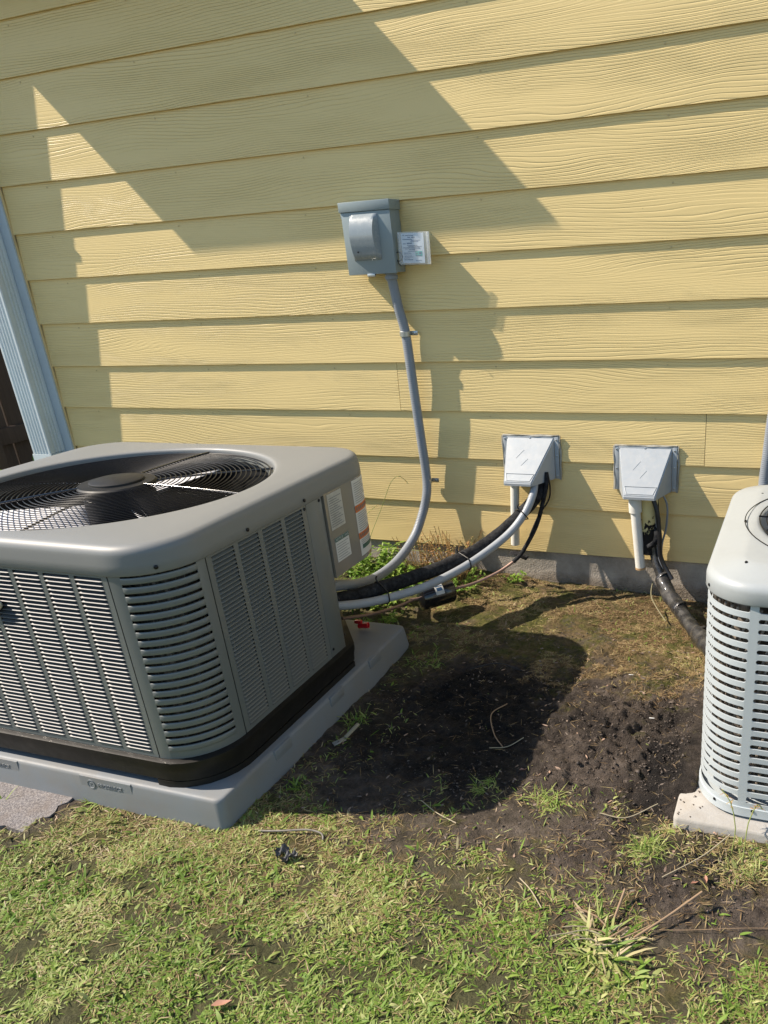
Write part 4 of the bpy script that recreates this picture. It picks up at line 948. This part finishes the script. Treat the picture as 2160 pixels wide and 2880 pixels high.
def slot_slat(s0, s1):
    """metal left between two stacked slots, with the rounded slot ends; height is one pitch"""
    hh = pit*.235; n = 8; w_ = s1-s0; up_ = []; 
    # upper boundary of metal = lower half of the slot above: from left (z=pit/2) rounding down to pit/2-hh
    ss = [0]; zs_ = [pit/2]
    for k in range(1, n+1): a = math.pi/2*k/n; ss.append(hh*(1-math.cos(a))); zs_.append(pit/2-hh*math.sin(a))
    mid = [w_*k/10 for k in range(1,10) if hh < w_*k/10 < w_-hh]
    S_ = ss+mid+[w_-x for x in reversed(ss)]; Z_ = zs_+[pit/2-hh]*len(mid)+list(reversed(zs_)); V = []; F_ = []
    for s, z in zip(S_, Z_):
        a = per(s0+s); b = per(s0+s, -TK-.002); V += [(a[0],a[1],-z),(a[0],a[1],z),(b[0],b[1],z),(b[0],b[1],-z)]
    for k in range(len(S_)-1):
        for i in range(4): j = (i+1)%4; F_.append((k*4+i, k*4+j, k*4+4+j, k*4+4+i))
    me = mesh(V, F_); bm = bmesh.new(); bm.from_mesh(me); bmesh.ops.recalc_face_normals(bm, faces=bm.faces); bm.to_mesh(me); bm.free(); auto(me, 40)
    me.materials.append(M_LIGHTG); return me
for i, (a, b) in enumerate(cols2):
    me = slot_slat(a, b); vis = i < 3
    if i in (0,1,2,15,14,13):
        for r_ in range(nrow+1):
            z = zlo+pit*r_
            if r_ in (0, nrow): continue
            link('slat', me, None, shell, (0,0,z))
    else:
        VV = []; FF = []; base_v = [v.co.copy() for v in me.vertices]; base_f = [tuple(p.vertices) for p in me.polygons]
        for r_ in range(1, nrow):
            k = len(VV); VV += [v+Vector((0,0,zlo+pit*r_)) for v in base_v]; FF += [tuple(i_+k for i_ in f) for f in base_f]
        tag(link('slats', mesh(VV, FF), M_LIGHTG, shell), kind='stuff')
# coil with bent wires behind the slots
def loop2(off, z): return [(*per(PER*k/120, off), z) for k in range(120)]
link('coil', loft([loop2(-.045,.02), loop2(-.045,.52)], False, False, ang=40), M_COIL, ac2)
wires = []
for k in range(34):
    s = sc0-.25+k*.021+random.uniform(-.006,.006); p0 = per(s,-.012); p1 = per(s-.055-random.uniform(.0,.02),-.020)
    p2_ = per(s-.11,-.03); wires.append(tube([(*p0,.50),(*p1,.28),(*p2_,.05)], .0030, 5, .08))
tag(link('coil_guard_wires', join(*wires), M_COILW, ac2), kind='stuff')
link('base_pan', loft([[(x,y,z) for x,y in rp(-h2-.003,h2+.003,-h2-.003,h2+.003,R2+.003,8)] for z in (.008,.010,.030)], False, True, ang=40), M_LIGHTG, ac2)
for (x, y) in ((-h2+.1,-h2+.1),(h2-.1,-h2+.1),(-h2+.1,h2-.1),(h2-.1,h2-.1)): link('foot', box(x-.03,x+.03,y-.03,y+.03,.0005,.0085), M_BLACKP, ac2)
ZC2 = .575
def capprof2():
    out = [(.004,.5135),(-.004,.514),(-.005,.516),(-.005,.538)]
    out += [(-.005+.024*(1-math.cos(a)), .538+.022*math.sin(a)) for a in np.linspace(.2,math.pi/2*.72,6)]
    out += [(.058,ZC2-.004),(.066,ZC2-.001),(.075,ZC2)]
    return out
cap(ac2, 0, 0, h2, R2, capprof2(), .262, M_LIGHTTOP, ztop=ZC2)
link('orifice', loft([ringpts(.2615,ZC2-.05,72,0,0), ringpts(.26,ZC2-.16,72,0,0)], False, False), mat('orifice_gray', (.10,.11,.12), .4), ac2)
g2 = link('fan_guard', loft([ringpts(.06,ZC2+.004,40,0,0), ringpts(.06,ZC2+.012,40,0,0), ringpts(.05,ZC2+.015,40,0,0)], True, True), M_GUARD, ac2)
for i in range(14):
    r = .07+.198*i/13; link('wire_ring', ring_wire(r, ZC2+.004, .0016), M_GUARD, g2)
link('wire_ring', ring_wire(.300, ZC2+.0012, .0012), M_GUARD, g2)
for k in range(4):
    a = R_(45*k*2+1); link('guard_spoke', tube([(.05*math.cos(a),.05*math.sin(a),ZC2+.0065),(.27*math.cos(a),.27*math.sin(a),ZC2+.0065)], .0022, 8, .03), M_GUARD, g2)
for a0 in (20,110,200,290):
    V = [(r*math.cos(R_(a0+d)), r*math.sin(R_(a0+d)), ZC2-.09-.0006*d) for r in (.05,.15,.24) for d in (-24,-8,8,24)]
    link('fan_blade', mesh(V, [(i*4+j,(i+1)*4+j,(i+1)*4+j+1,i*4+j+1) for i in range(2) for j in range(3)], True), M_BLADE, ac2)
for (s, z, off) in ((sc0+.05,.527,.005),(sc0+arcL+.02,.0265,.003),(sc0+.10,.0265,.003),(sc0-.02,.0265,.003)):
    p0 = per(s, off); p1 = per(s, off+.01); link('cabinet_screw', lathe((*p0,z), (p1[0]-p0[0],p1[1]-p0[1],0), [(0,.0035),(.0018,.0035),(.0026,.0015)], 8), M_SCREW, ac2)
for (x, y) in ((-.275,-.275),(-.20,-.292),(-.298,-.02),(-.275,.20)): link('cap_screw', lathe((x,y,ZC2-.004), (0,0,1), [(0,.003),(.004,.003),(.005,.0015)], 8), M_SCREW, ac2)

# ------------------------------------------------------------------ vegetation: leaf blades as real little faces
def leaves_mesh(P, az, pitch_, ln, wd, droop, tone, roll=None, segs=3):
    n = len(P); P = np.asarray(P, float)
    d = np.stack([np.cos(az)*np.cos(pitch_), np.sin(az)*np.cos(pitch_), np.sin(pitch_)], -1)
    side = np.stack([-np.sin(az), np.cos(az), 0*az], -1)
    if roll is not None:
        upv = np.cross(d, side); side = side*np.cos(roll)[:,None]+upv*np.sin(roll)[:,None]
    V = np.zeros((n, segs*2+1, 3)); wprof = {3:[.45,1.0,.72], 2:[.6,1.0]}[segs]
    for k in range(segs):
        t = k/segs; c = P + d*(ln*t)[:,None]; c[:,2] -= droop*ln*t*t
        V[:,2*k] = c-side*(wd*.5*wprof[k])[:,None]; V[:,2*k+1] = c+side*(wd*.5*wprof[k])[:,None]
    c = P + d*ln[:,None]; c[:,2] -= droop*ln; V[:,-1] = c
    nv = segs*2+1; base = (np.arange(n)*nv)[:,None]
    loops = []; starts = []; 
    quads = np.concatenate([base+np.array([[2*k,2*k+1,2*k+3,2*k+2]]) for k in range(segs-1)], 1).reshape(-1,4)
    tris = (base+np.array([[2*segs-2,2*segs-1,2*segs]]))
    me = bpy.data.meshes.new('leaves'); me.vertices.add(n*nv); me.vertices.foreach_set('co', V.astype(np.float32).ravel())
    li = np.concatenate([quads.ravel(), tris.ravel()]).astype(np.int32); me.loops.add(len(li)); me.loops.foreach_set('vertex_index', li)
    st = np.concatenate([np.arange(len(quads))*4, len(quads)*4+np.arange(len(tris))*3]).astype(np.int32)
    me.polygons.add(len(st)); me.polygons.foreach_set('loop_start', st); me.polygons.foreach_set('use_smooth', np.ones(len(st), bool))
    me.update(calc_edges=True); set_attr(me, 'tone', np.repeat(np.clip(tone,0,1), nv)); return me
def blocked(x, y):
    a = (np.abs(x+1.775)<.575)&(np.abs(y+1.055)<.475); b = (np.abs(x-.17)<.385)&(np.abs(y+.855)<.385)
    s = (x<-1.685)&(x>-2.5)&(y>-1.655)&(y<-1.40); wl = (y>.0)&(x>-3.3); return a|b|s|wl
def scatter(n, x0, x1, y0, y1, col, pw=1.0, thr=0, clump=(0,1)):
    x = rng.uniform(x0,x1,n); y = rng.uniform(y0,y1,n); f = field(x,y,col)
    k = fbm(x, y, 14, 3); f = f*(1+clump[0]*(k-.5)*4)
    f2 = fbm(x+3, y+9, 40, 2); f = f*(1+clump[0]*(f2-.5)*3)
    keep = (rng.random(n) < np.clip((f-thr)/(1-thr),0,1)**pw) & ~blocked(x,y)
    return x[keep], y[keep]
rnd = lambda n, a, b: rng.uniform(a, b, n)
def lawn(name, n, x0, x1, y0, y1, m, label, col=2, pw=1.3, ln=(.012,.030), wd=(.0025,.0055), pit=(.05,.9), droop=(.1,.6), tone=(.2,.5), thr=.04, clump=(.6,1), zoff=-.001, roll=.5):
    x, y = scatter(n, x0, x1, y0, y1, col, pw, thr, clump); k = len(x); z = ground_z(x, y)+zoff
    hue = np.clip(fbm(x, y, 6, 3)*2.2-.85+.35*np.exp(-((y+1.53)/.08)**2)*(x<-.9), 0, 1)
    t = tone[0] + tone[1]*(.60*rng.random(k)+.42*hue) + (rng.random(k) < .07)*.35
    me = leaves_mesh(np.stack([x,y,z],-1), rnd(k,0,2*math.pi), rnd(k,*pit), rnd(k,*ln)*(.8+.5*rng.random(k)), rnd(k,*wd), rnd(k,*droop), t, rnd(k,-roll,roll))
    return tag(link(name, me, m), label, kind='stuff')
lawn('lawn_grass', 290000, -2.1, .5, -2.15, -1.15, M_LAWN, 'short weedy lawn in front of the two units', ln=(.006,.024), wd=(.0013,.0036), pit=(.02,.7), droop=(.0,.5), tone=(.04,.66), pw=2.4)
lawn('lawn_broad_leaves', 30000, -2.1, .5, -2.15, -1.2, M_LAWN, 'low broad leaved weeds through the lawn', ln=(.009,.021), wd=(.004,.0082), pit=(.0,.45), droop=(-.1,.5), tone=(.06,.56), pw=2.6, roll=.35)
lawn('lawn_beyond', 150000, -5.5, 3.2, -4.6, 2.5, M_LAWN, 'rest of the lawn around the frame', ln=(.015,.035), wd=(.004,.008), tone=(.08,.5), pw=1.5)
lawn('dry_clippings', 200000, -2.1, .5, -2.1, -1.2, M_DRY, 'dry clippings lying in the lawn', col=3, ln=(.008,.030), wd=(.0009,.0022), pit=(-.05,.3), droop=(0,.2), tone=(.1,.9), pw=1.7, thr=.03, zoff=.001)
lawn('dry_thatch', 120000, -1.25, -.05, -.75, .0, M_DRY, 'brown dry thatch and moss near the foundation', col=3, ln=(.007,.022), wd=(.0009,.0024), pit=(-.05,.35), droop=(0,.3), tone=(.0,.95), pw=1.9, thr=.15, zoff=.001, clump=(1.5,1))
lawn('sparse_grass', 30000, -1.25, .5, -1.35, .0, M_LAWN, 'sparse grass tufts over the bare soil', ln=(.012,.030), wd=(.0014,.0032), pit=(.1,.9), tone=(.2,.6), pw=1.8, thr=.02, clump=(1.6,1))
# crumbs of soil, bark bits and clods
def crumbs(name, n, x0, x1, y0, y1, smin, smax, m, label, dens, tone=(0,.7), flat=.6):
    x = rng.uniform(x0,x1,n); y = rng.uniform(y0,y1,n); keep = (rng.random(n) < dens(x,y)) & ~blocked(x,y); x, y = x[keep], y[keep]; k = len(x)
    z = ground_z(x, y); s = smin*(smax/smin)**(rng.random(k)**2.6)
    ico = np.array([(0,0,1),(.9,0,.2),(.25,.85,.1),(-.75,.5,.15),(-.7,-.55,.1),(.3,-.85,.2),(0,0,-.8)]); fcs = np.array([(0,1,2),(0,2,3),(0,3,4),(0,4,5),(0,5,1),(6,2,1),(6,3,2),(6,4,3),(6,5,4),(6,1,5)])
    jit = ico[None]*(1+.9*(rng.random((k,7,1))-.5)) + .5*(rng.random((k,7,3))-.5); a = rnd(k,0,6.28); st = rnd(k,.5,1.7)
    jx = jit[...,0]*st[:,None]; jy = jit[...,1]/st[:,None]**.5; c, s_2 = np.cos(a)[:,None], np.sin(a)[:,None]
    V = np.stack([x[:,None]+(jx*c-jy*s_2)*s[:,None], y[:,None]+(jx*s_2+jy*c)*s[:,None], z[:,None]+s[:,None]*(jit[...,2]*flat+.25)], -1)
    me = bpy.data.meshes.new('crumbs'); me.vertices.add(k*7); me.vertices.foreach_set('co', V.astype(np.float32).ravel())
    F_ = ((np.arange(k)*7)[:,None,None]+fcs[None]).reshape(-1,3).astype(np.int32); me.loops.add(F_.size); me.loops.foreach_set('vertex_index', F_.ravel())
    me.polygons.add(len(F_)); me.polygons.foreach_set('loop_start', np.arange(0,F_.size,3,dtype=np.int32)); me.update(calc_edges=True)
    set_attr(me, 'tone', np.repeat(tone[0]+(tone[1]-tone[0])*rng.random(k)**1.5, 7)); return tag(link(name, me, m), label, kind='stuff')
bare = lambda x, y: np.clip(1-field(x,y,2)*2.2-field(x,y,3)*.9, 0, 1)*(1-.8*np.exp(-(((x+.83)/.32)**2+((y+.93)/.36)**2)**1.5))*np.clip(.25+1.2*np.exp(-(((x+.28)/.2)**2+((y+1.05)/.4)**2))+.5*fbm(x,y,11,3)**2*3-.2,0,1)
crumbs('soil_crumbs', 60000, -1.2, .1, -1.5, -.25, .0009, .0040, M_MULCH, 'crumbs of churned dark soil', bare, (0,.75))
crumbs('soil_clods', 260, -.55, .1, -1.45, -.5, .005, .013, M_MULCH, 'clods of churned dark soil beside the pale unit', lambda x,y: bare(x,y)*np.exp(-(((x+.25)/.2)**2+((y+1.05)/.3)**2)), (0,.5), .75)
# crumbs on the cement pad
k = 26; xs = -.20+.10*rng.random(k)**1.3; ys = -1.225+.16*rng.random(k)
dbm = [cyl((x,y,.0),(x+s*.5,y+s*.3,.0015),s,s*.35,5) for x,y,s in zip(xs,ys,rnd(k,.001,.0055)**1.0)]
tag(link('pad_dirt', join(*dbm), mat('dirt_crumb', (.13,.10,.08), .95)), 'dark dirt crumbs scattered on the pale pad corner', kind='stuff')

lawn('soil_litter', 9000, -1.25, .3, -1.5, -.2, M_DRY, 'fine straw and root bits on the bare soil', col=3, ln=(.008,.035), wd=(.0006,.0016), pit=(-.05,.25), droop=(0,.2), tone=(.05,.8), pw=.55, thr=0, zoff=.002, clump=(1.2,1))
lawn('bark_chips', 1500, -1.2, .2, -1.5, -.4, M_MULCH, 'small flat bark chips on the bare soil', col=3, ln=(.006,.016), wd=(.003,.006), pit=(-.05,.2), droop=(0,.1), tone=(.6,.5), pw=.5, thr=0, zoff=.002)
# ---- individual plants
def clump(name, label, cat, loc, n, ln, wd, tone, m, spread=.03, pit=(.3,1.3), droop=(.2,.9), grp=None, az=None, stems=None):
    k = n; a = rnd(k,0,6.28) if az is None else rnd(k,*az); rr = spread*np.sqrt(rng.random(k)); b = rnd(k,0,6.28)
    P = np.stack([rr*np.cos(b), rr*np.sin(b), -.004+0*rr], -1)
    me = leaves_mesh(P, a, rnd(k,*pit), rnd(k,*ln), rnd(k,*wd), rnd(k,*droop), tone[0]+(tone[1]-tone[0])*rng.random(k), rnd(k,-.5,.5))
    z = float(ground_z(loc[0],loc[1])); t = thing(name, label, cat, (loc[0],loc[1],z+(loc[2] if len(loc) > 2 else 0)), 0, grp)
    link('blades', me, m, t); return t
G = 'grass tufts on the bare soil'
t = clump('grass_tuft', 'big mown crabgrass tuft with pale cut stems in the right foreground', 'grass', (-.285,-1.575), 190, (.030,.085), (.003,.0075), (.10,.95), M_LAWN, .05, (.1,.9), (.1,.5))
for i in range(15):
    a = random.uniform(-.5,.7) if i % 2 else random.uniform(.9,3.4); l_ = random.uniform(.04,.09); e = random.uniform(.12,.6); jx, jy = random.uniform(-.025,.025), random.uniform(-.02,.02)
    link('cut_stem', tube([(jx,jy,.002),(jx+l_*.5*math.cos(a),jy+l_*.5*math.sin(a),.006+l_*.4*e),(jx+l_*math.cos(a+.2),jy+l_*math.sin(a+.2),.004+l_*.6*e)], random.uniform(.0009,.0018), 6, .02), M_STRAWS if i % 3 else M_TWIG, t)
t = clump('grass_tuft', 'grassy tuft with low moss beside the pale pad corner', 'grass', (-.245,-1.315), 170, (.025,.07), (.0012,.0026), (.15,.6), M_LAWN, .03, (.3,1.1), (.2,.8))
clump('grass_tuft', 'long bladed tuft at the lower edge of the dark shadow, right side', 'grass', (-.50,-1.235), 110, (.03,.07), (.0014,.003), (.15,.6), M_LAWN, .035, (.1,.7), (.1,.6))
clump('grass_tuft', 'dim tuft just inside the bottom edge of the unit shadow', 'grass', (-.665,-1.205), 90, (.02,.055), (.0014,.003), (.15,.5), M_LAWN, .03, (.2,.9), (.1,.6))
clump('grass_tuft', 'wide flat tuft of yellow green grass above the foreground crabgrass', 'grass', (-.325,-1.455), 150, (.025,.06), (.0015,.003), (.25,.7), M_LAWN, .05, (.05,.6), (.1,.5))
clump('grass_tuft', 'leafy tuft between the big pad corner and the shadow', 'grass', (-1.125,-1.335), 60, (.02,.05), (.003,.006), (.0,.4), M_LAWN, .02, (.3,1.1), (.1,.6))
clump('grass_tuft', 'green tuft growing against the middle of the plastic pad edge', 'grass', (-1.145,-1.03), 90, (.02,.06), (.0016,.0034), (.1,.5), M_LAWN, .035, (.2,1.0), (.2,.8))
clump('grass_tuft', 'shaded tuft beside the rear right corner of the plastic pad', 'grass', (-1.11,-.66), 130, (.03,.075), (.0018,.0036), (.1,.55), M_LAWN, .06, (.2,.9), (.3,.9))
clump('grass_tuft', 'bright green blades sprouting at the left end of the slab', 'grass', (-1.835,-1.60), 7, (.05,.09), (.003,.005), (.2,.4), M_LAWN, .012, (.25,.8), (.1,.3))
clump('grass_tuft', 'low green tuft at the lawn corner under the plastic pad front', 'grass', (-1.60,-1.54), 50, (.02,.045), (.003,.007), (.15,.55), M_LAWN, .025, (.2,.9), (.1,.6))
clump('grass_tuft', 'yellow green tuft in front of the pale pad at the right edge', 'grass', (-.035,-1.30), 120, (.02,.05), (.0014,.003), (.3,.75), M_LAWN, .05, (.3,1.2), (.1,.6))
clump('grass_tuft', 'bright green clump in the lower left corner of the lawn', 'grass', (-1.42,-1.82), 160, (.025,.05), (.003,.006), (.0,.3), M_LAWN, .09, (.2,.9), (.1,.6))
clump('grass_tuft', 'fresh green clump in the lawn left of the black scrap', 'grass', (-1.16,-1.70), 150, (.02,.042), (.003,.006), (.0,.3), M_LAWN, .06, (.2,.8), (.1,.6))
clump('grass_tuft', 'broad bladed clump near the bottom right corner', 'grass', (-.205,-1.665), 60, (.03,.06), (.004,.009), (.15,.55), M_LAWN, .05, (.2,.9), (.1,.6))
# green weeds between the dark unit and the wall
def bushy(name, label, loc, n, h, spread, m, tone, ln=(.012,.03), wd=(.007,.014), grp=None, nstem=8):
    z0 = float(ground_z(loc[0],loc[1])); t = thing(name, label, 'weed', (loc[0],loc[1],z0), 0, grp); P = []; A = []; 
    st = []
    for i in range(nstem):
        a = random.uniform(0,6.28); r = spread*random.random()**.5; hh = h*random.uniform(.5,1); b = random.uniform(-.3,.3)
        x0, y0 = r*.4*math.cos(a), r*.4*math.sin(a); x1, y1 = r*math.cos(a), r*math.sin(a)
        pts = [(x0,y0,-.004),((x0+x1)/2+b*.03,(y0+y1)/2,hh*.55),(x1,y1,hh)]; st.append(tube(pts, .0011, 5, .03)); path = catmull(pts, .01)
        for _ in range(max(1, n//nstem)): 
            p_ = random.choice(path[len(path)//5:]); P.append(tuple(p_))
    k = len(P); me = leaves_mesh(np.array(P), rnd(k,0,6.28), rnd(k,-.2,.8), rnd(k,*ln), rnd(k,*wd), rnd(k,.0,.6), tone[0]+(tone[1]-tone[0])*rng.random(k), rnd(k,-.6,.6))
    link('foliage', me, m, t); link('stems', join(*st), m, t)
    at = t.children[1].data; 
    if 'tone' not in at.attributes: set_attr(at, 'tone', np.full(len(at.vertices), .6))
    return t
bushy('weed_plant', 'lush green weed behind the dark unit beside the foundation', (-1.62,-.15), 800, .13, .16, M_GREENLEAF, (0,1), nstem=26)
bushy('weed_plant', 'bright green leafy weed under the black foam bundle', (-1.48,-.36), 800, .09, .16, M_GREENLEAF, (.1,1), nstem=26)
bushy('weed_plant', 'green weed seen between conduit and foam bundle', (-1.40,-.22), 700, .09, .13, M_GREENLEAF, (.1,1), nstem=20)
bushy('weed_plant', 'low yellow green weed beside the pad under the thin copper line', (-1.36,-.50), 240, .06, .10, M_GREENLEAF, (.3,1), nstem=16, ln=(.010,.022), wd=(.004,.009))
bushy('weed_plant', 'small round leaved weed at the foundation below the left hood', (-1.02,-.055), 60, .05, .05, M_GREENLEAF, (.3,1), nstem=7, ln=(.010,.02), wd=(.008,.013))
bushy('weed_plant', 'rusty dry weed cluster at the wall beside the gray conduit', (-1.27,-.085), 900, .21, .15, M_RUST, (0,1), ln=(.006,.018), wd=(.002,.005), nstem=60)
bushy('weed_plant', 'green weed mat at the foundation right of the conduit curve', (-1.20,-.16), 420, .05, .12, M_GREENLEAF, (.1,.9), nstem=24, ln=(.008,.02), wd=(.004,.010))
bushy('weed_plant', 'thin orange weed wisps at the wall below the conduit curve', (-1.42,-.06), 200, .16, .10, M_RUST, (0,.9), ln=(.006,.014), wd=(.0015,.004), nstem=22)
bushy('weed_plant', 'leafy green plant in the dark gap left of the downspout', (-3.72,-.10), 60, .36, .18, M_GREENLEAF, (.5,1), ln=(.07,.14), wd=(.012,.022), nstem=9)
bushy('weed_plant', 'dim green plant by the fence beyond the house corner', (-3.95,.25), 160, .3, .25, M_GREENLEAF, (0,.6), ln=(.04,.08), wd=(.012,.02), nstem=12)
# seed-head grass stems rising in front of the wall
def stalk(label, pts, head=True, r=.0011):
    t = thing('grass_stalk', label, 'grass stalk', pts[0], 0); rl = rel(pts, pts[0]); link('stem', tube(rl, r, 6, .02), mat_stalk, t)
    if head:
        path = catmull(rl, .008); P = []; tip = path[int(len(path)*.72):]
        P = np.array([tuple(random.choice(tip)) for _ in range(26)]); k = len(P)
        link('seed_head', leaves_mesh(P, rnd(k,0,6.28), rnd(k,-.4,.9), rnd(k,.006,.014), rnd(k,.001,.002), rnd(k,0,.4), rnd(k,.2,.9), rnd(k,-.5,.5)), M_RUST, t)
mat_stalk = mat('green_stalk', (.22,.26,.07), .6)
stalk('tall arched grass stalk crossing the two lowest boards', [(-1.66,-.10,.02),(-1.62,-.10,.14),(-1.55,-.085,.28),(-1.50,-.07,.385),(-1.465,-.06,.405),(-1.435,-.055,.375)])
stalk('leaning green grass stalk behind the warning stickers', [(-1.78,-.12,.02),(-1.70,-.11,.16),(-1.62,-.09,.25),(-1.57,-.08,.29)])
stalk('long low grass stalk reaching right across the foundation edge', [(-1.70,-.16,.01),(-1.58,-.15,.08),(-1.44,-.13,.125),(-1.33,-.12,.175)], False, .0016)
stalk('second low grass stalk bending toward the conduit', [(-1.72,-.14,.0),(-1.60,-.13,.10),(-1.50,-.12,.125),(-1.36,-.11,.12)], False, .0014)
stalk('short upright stalk beside the rusty weeds', [(-1.19,-.05,.0),(-1.195,-.05,.10),(-1.185,-.05,.17)], True)
stalk('thin tan stalk in front of the pale unit', [(-.075,-1.29,-.03),(-.07,-1.27,.03),(-.085,-1.25,.08),(-.105,-1.24,.10)], True, .0012)
stalk('bent tan stalk beside the pale pad', [(-.05,-1.30,-.03),(-.045,-1.27,.05),(-.03,-1.25,.085),(-.02,-1.25,.075)], True, .0012)
M_OLDWIRE = weathered('dirty_wire', (.22,.20,.17), .6, dirt=.7, dirt_col=(.07,.055,.045), scale=60)
# loose stems and litter lying on the ground
def lying(name, label, cat, pts, r, m, seg=8):
    P = [(x, y, float(ground_z(x,y))+dz) for x, y, dz in pts]; t = thing(name, label, cat, P[0]); link('stem' if cat == 'stick' else 'strand', tube(rel(P, P[0]), r, seg, .006), m, t); return t
lying('dead_stalk', 'thick brown dead stalk pointing right from the foreground tuft', 'stick', [(-.225,-1.555,.010),(-.17,-1.50,.022),(-.115,-1.445,.034)], .0024, M_TWIG)
lying('dead_stalk', 'short brown stalk standing behind the foreground tuft', 'stick', [(-.272,-1.520,.006),(-.268,-1.490,.018),(-.262,-1.465,.026)], .0026, M_TWIG)
lying('dead_stalk', 'pale straw lying on the soil left of the foreground tuft', 'stick', [(-.415,-1.535,.004),(-.45,-1.50,.006),(-.485,-1.47,.005)], .0013, M_STRAWS)
lying('dead_stalk', 'long thin grass stem lying toward the right edge', 'stick', [(-.215,-1.53,.006),(-.13,-1.51,.008),(-.03,-1.475,.006),(.04,-1.45,.006)], .0006, M_TWIG)
lying('dead_stalk', 'thin curved root in the middle of the shadow', 'stick', [(-.745,-.86,.004),(-.765,-.93,.008),(-.73,-1.00,.006),(-.685,-1.05,.005)], .0016, M_TWIG)
lying('dead_stalk', 'thin straight straw crossing the end of the curved root', 'stick', [(-.715,-1.07,.005),(-.675,-1.045,.006),(-.64,-1.01,.006)], .0012, M_STRAWS)
lying('dead_stalk', 'pale straw at the lower edge of the shadow', 'stick', [(-.80,-1.30,.004),(-.74,-1.34,.006),(-.68,-1.36,.005)], .0012, M_STRAWS)
lying('dead_stalk', 'tan grass stem lying beside the pale pad corner', 'stick', [(-.37,-1.25,.006),(-.31,-1.24,.010),(-.25,-1.18,.012)], .0012, M_STRAWS)
lying('dead_stalk', 'pale stem slanting over soil below the pale pad', 'stick', [(-.20,-1.40,.006),(-.13,-1.33,.02),(-.08,-1.27,.03)], .0012, M_STRAWS)
lying('cut_wire', 'gray cut wire curving on the soil below the pad corner', 'wire', [(-1.115,-1.508,.004),(-1.06,-1.498,.009),(-1.00,-1.477,.012),(-.965,-1.475,.008),(-.957,-1.485,.002)], .0024, M_OLDWIRE)
lying('dark_wire', 'short dark wire on the shadowed soil', 'wire', [(-.93,-.70,.004),(-.85,-.665,.006),(-.77,-.66,.004)], .0016, M_BLACKP)
# metal-tipped wooden stake lying by the pad
sk = thing('wood_splinter', 'broken wooden stake end with a foil tag beside the pad', 'stake', (-1.115,-1.13,float(ground_z(-1.115,-1.13))))
link('wood_piece', box(-.005,.005,-.0,.055,.004,.010,.001), M_STRAWS, sk, rot=(R_(12),0,R_(-12)))
link('foil_tag', box(-.008,.008,-.038,-.002,.003,.0045,.0004), mat('foil', (.62,.64,.66), .3, .8), sk, rot=(R_(3),R_(6),R_(-32)))
# dark scrap of rag/tape
rg = thing('black_scrap', 'crumpled black and gray tape scrap on the lawn', 'scrap', (-1.005,-1.557,float(ground_z(-1.005,-1.557))))
def rag(cx, cy, sx, sy, rot, seed):
    r2 = random.Random(seed); n = 9; V = []
    for i in range(n):
        for j in range(n):
            u_, v_ = (i/(n-1)-.5), (j/(n-1)-.5); V.append((u_*sx+r2.uniform(-.0015,.0015), v_*sy+r2.uniform(-.0015,.0015), .012+.007*math.sin(u_*9+seed)+.006*math.sin(v_*11+seed*2)+r2.uniform(-.002,.002)))
    me = mesh(V, [(i*n+j,(i+1)*n+j,(i+1)*n+j+1,i*n+j+1) for i in range(n-1) for j in range(n-1)], True); me.transform(Matrix.Translation((cx,cy,0)) @ Matrix.Rotation(rot,4,'Z')); return me
link('scrap_piece', rag(-.012,.006,.028,.020,.5,1), M_GLOVE, rg); link('scrap_piece', rag(.014,-.004,.018,.034,-.5,4), M_GLOVE, rg)
for (x, y, a, s, lb) in ((-.888,-1.905,.5,.019,'pinkish dead leaf lying in the lawn at the bottom edge'),(-.115,-1.385,1.8,.010,'small brown leaf on dark soil below the pale pad'),(-.135,-1.40,.4,.008,'tiny brown curled leaf beside the small brown leaf'),(-.60,-1.13,.2,.010,'little reddish bark chip right of the shadow edge')):
    t = thing('dead_leaf', lb, 'leaf', (x,y,float(ground_z(x,y))+.012 if s > .015 else float(ground_z(x,y))+.004), a)
    link('leaf_blade', mesh([(-s,0,0),(-s*.4,-s*.32,.003),(-s*.4,s*.32,.004),(s*.3,-s*.36,.004),(s*.3,s*.3,.001),(s,0,.004),(-s*.3,0,-.001),(s*.3,0,-.001)], [(0,1,6),(0,6,2),(1,3,7,6),(6,7,4,2),(3,5,7),(7,5,4)], True), M_BROWNLEAF, t)
for (x, y, a, lb) in ((-.86,-.655,.2,'tiny white plastic bit on shadowed soil'),(-.44,-.60,.1,'tiny white plastic bit on soil near the taped line'),(-.33,-.84,.1,'thin white stick bit near the pale unit'),(-1.90,-1.585,.5,'white plastic strip on the gray slab at the left edge')):
    s = .007 if x > -1.5 else .028
    t = thing('plastic_bit', lb, 'litter', (x,y,float(ground_z(x,y))+(.003 if x > -1.5 else .016)), a)
    link('plastic_piece', box(-s,s,-.0016 if s < .01 else -.004,.0016 if s < .01 else .004,0,.0016,.0004), M_WHITE, t)

# ------------------------------------------------------------------ fence beyond the corner
fe = thing('wood_fence', 'dark brown board fence in the gap beyond the downspout', 'fence', (-4.25,1.5,0))
for i in range(26):
    y = -1.25+i*.152; link('fence_board', box(-.010,.010,y-.070,y+.070,-.08,1.83+random.uniform(-.01,.01),.002), M_FENCE, fe)
for y in (-1.2,.3,1.8): link('fence_post', box(.012,.10,y-.045,y+.045,-.08,1.8,.003), M_FENCE, fe)
for z in (.35,1.45): link('fence_rail', box(.0105,.048,-1.3,2.6,z,z+.09,.002), M_FENCE, fe)
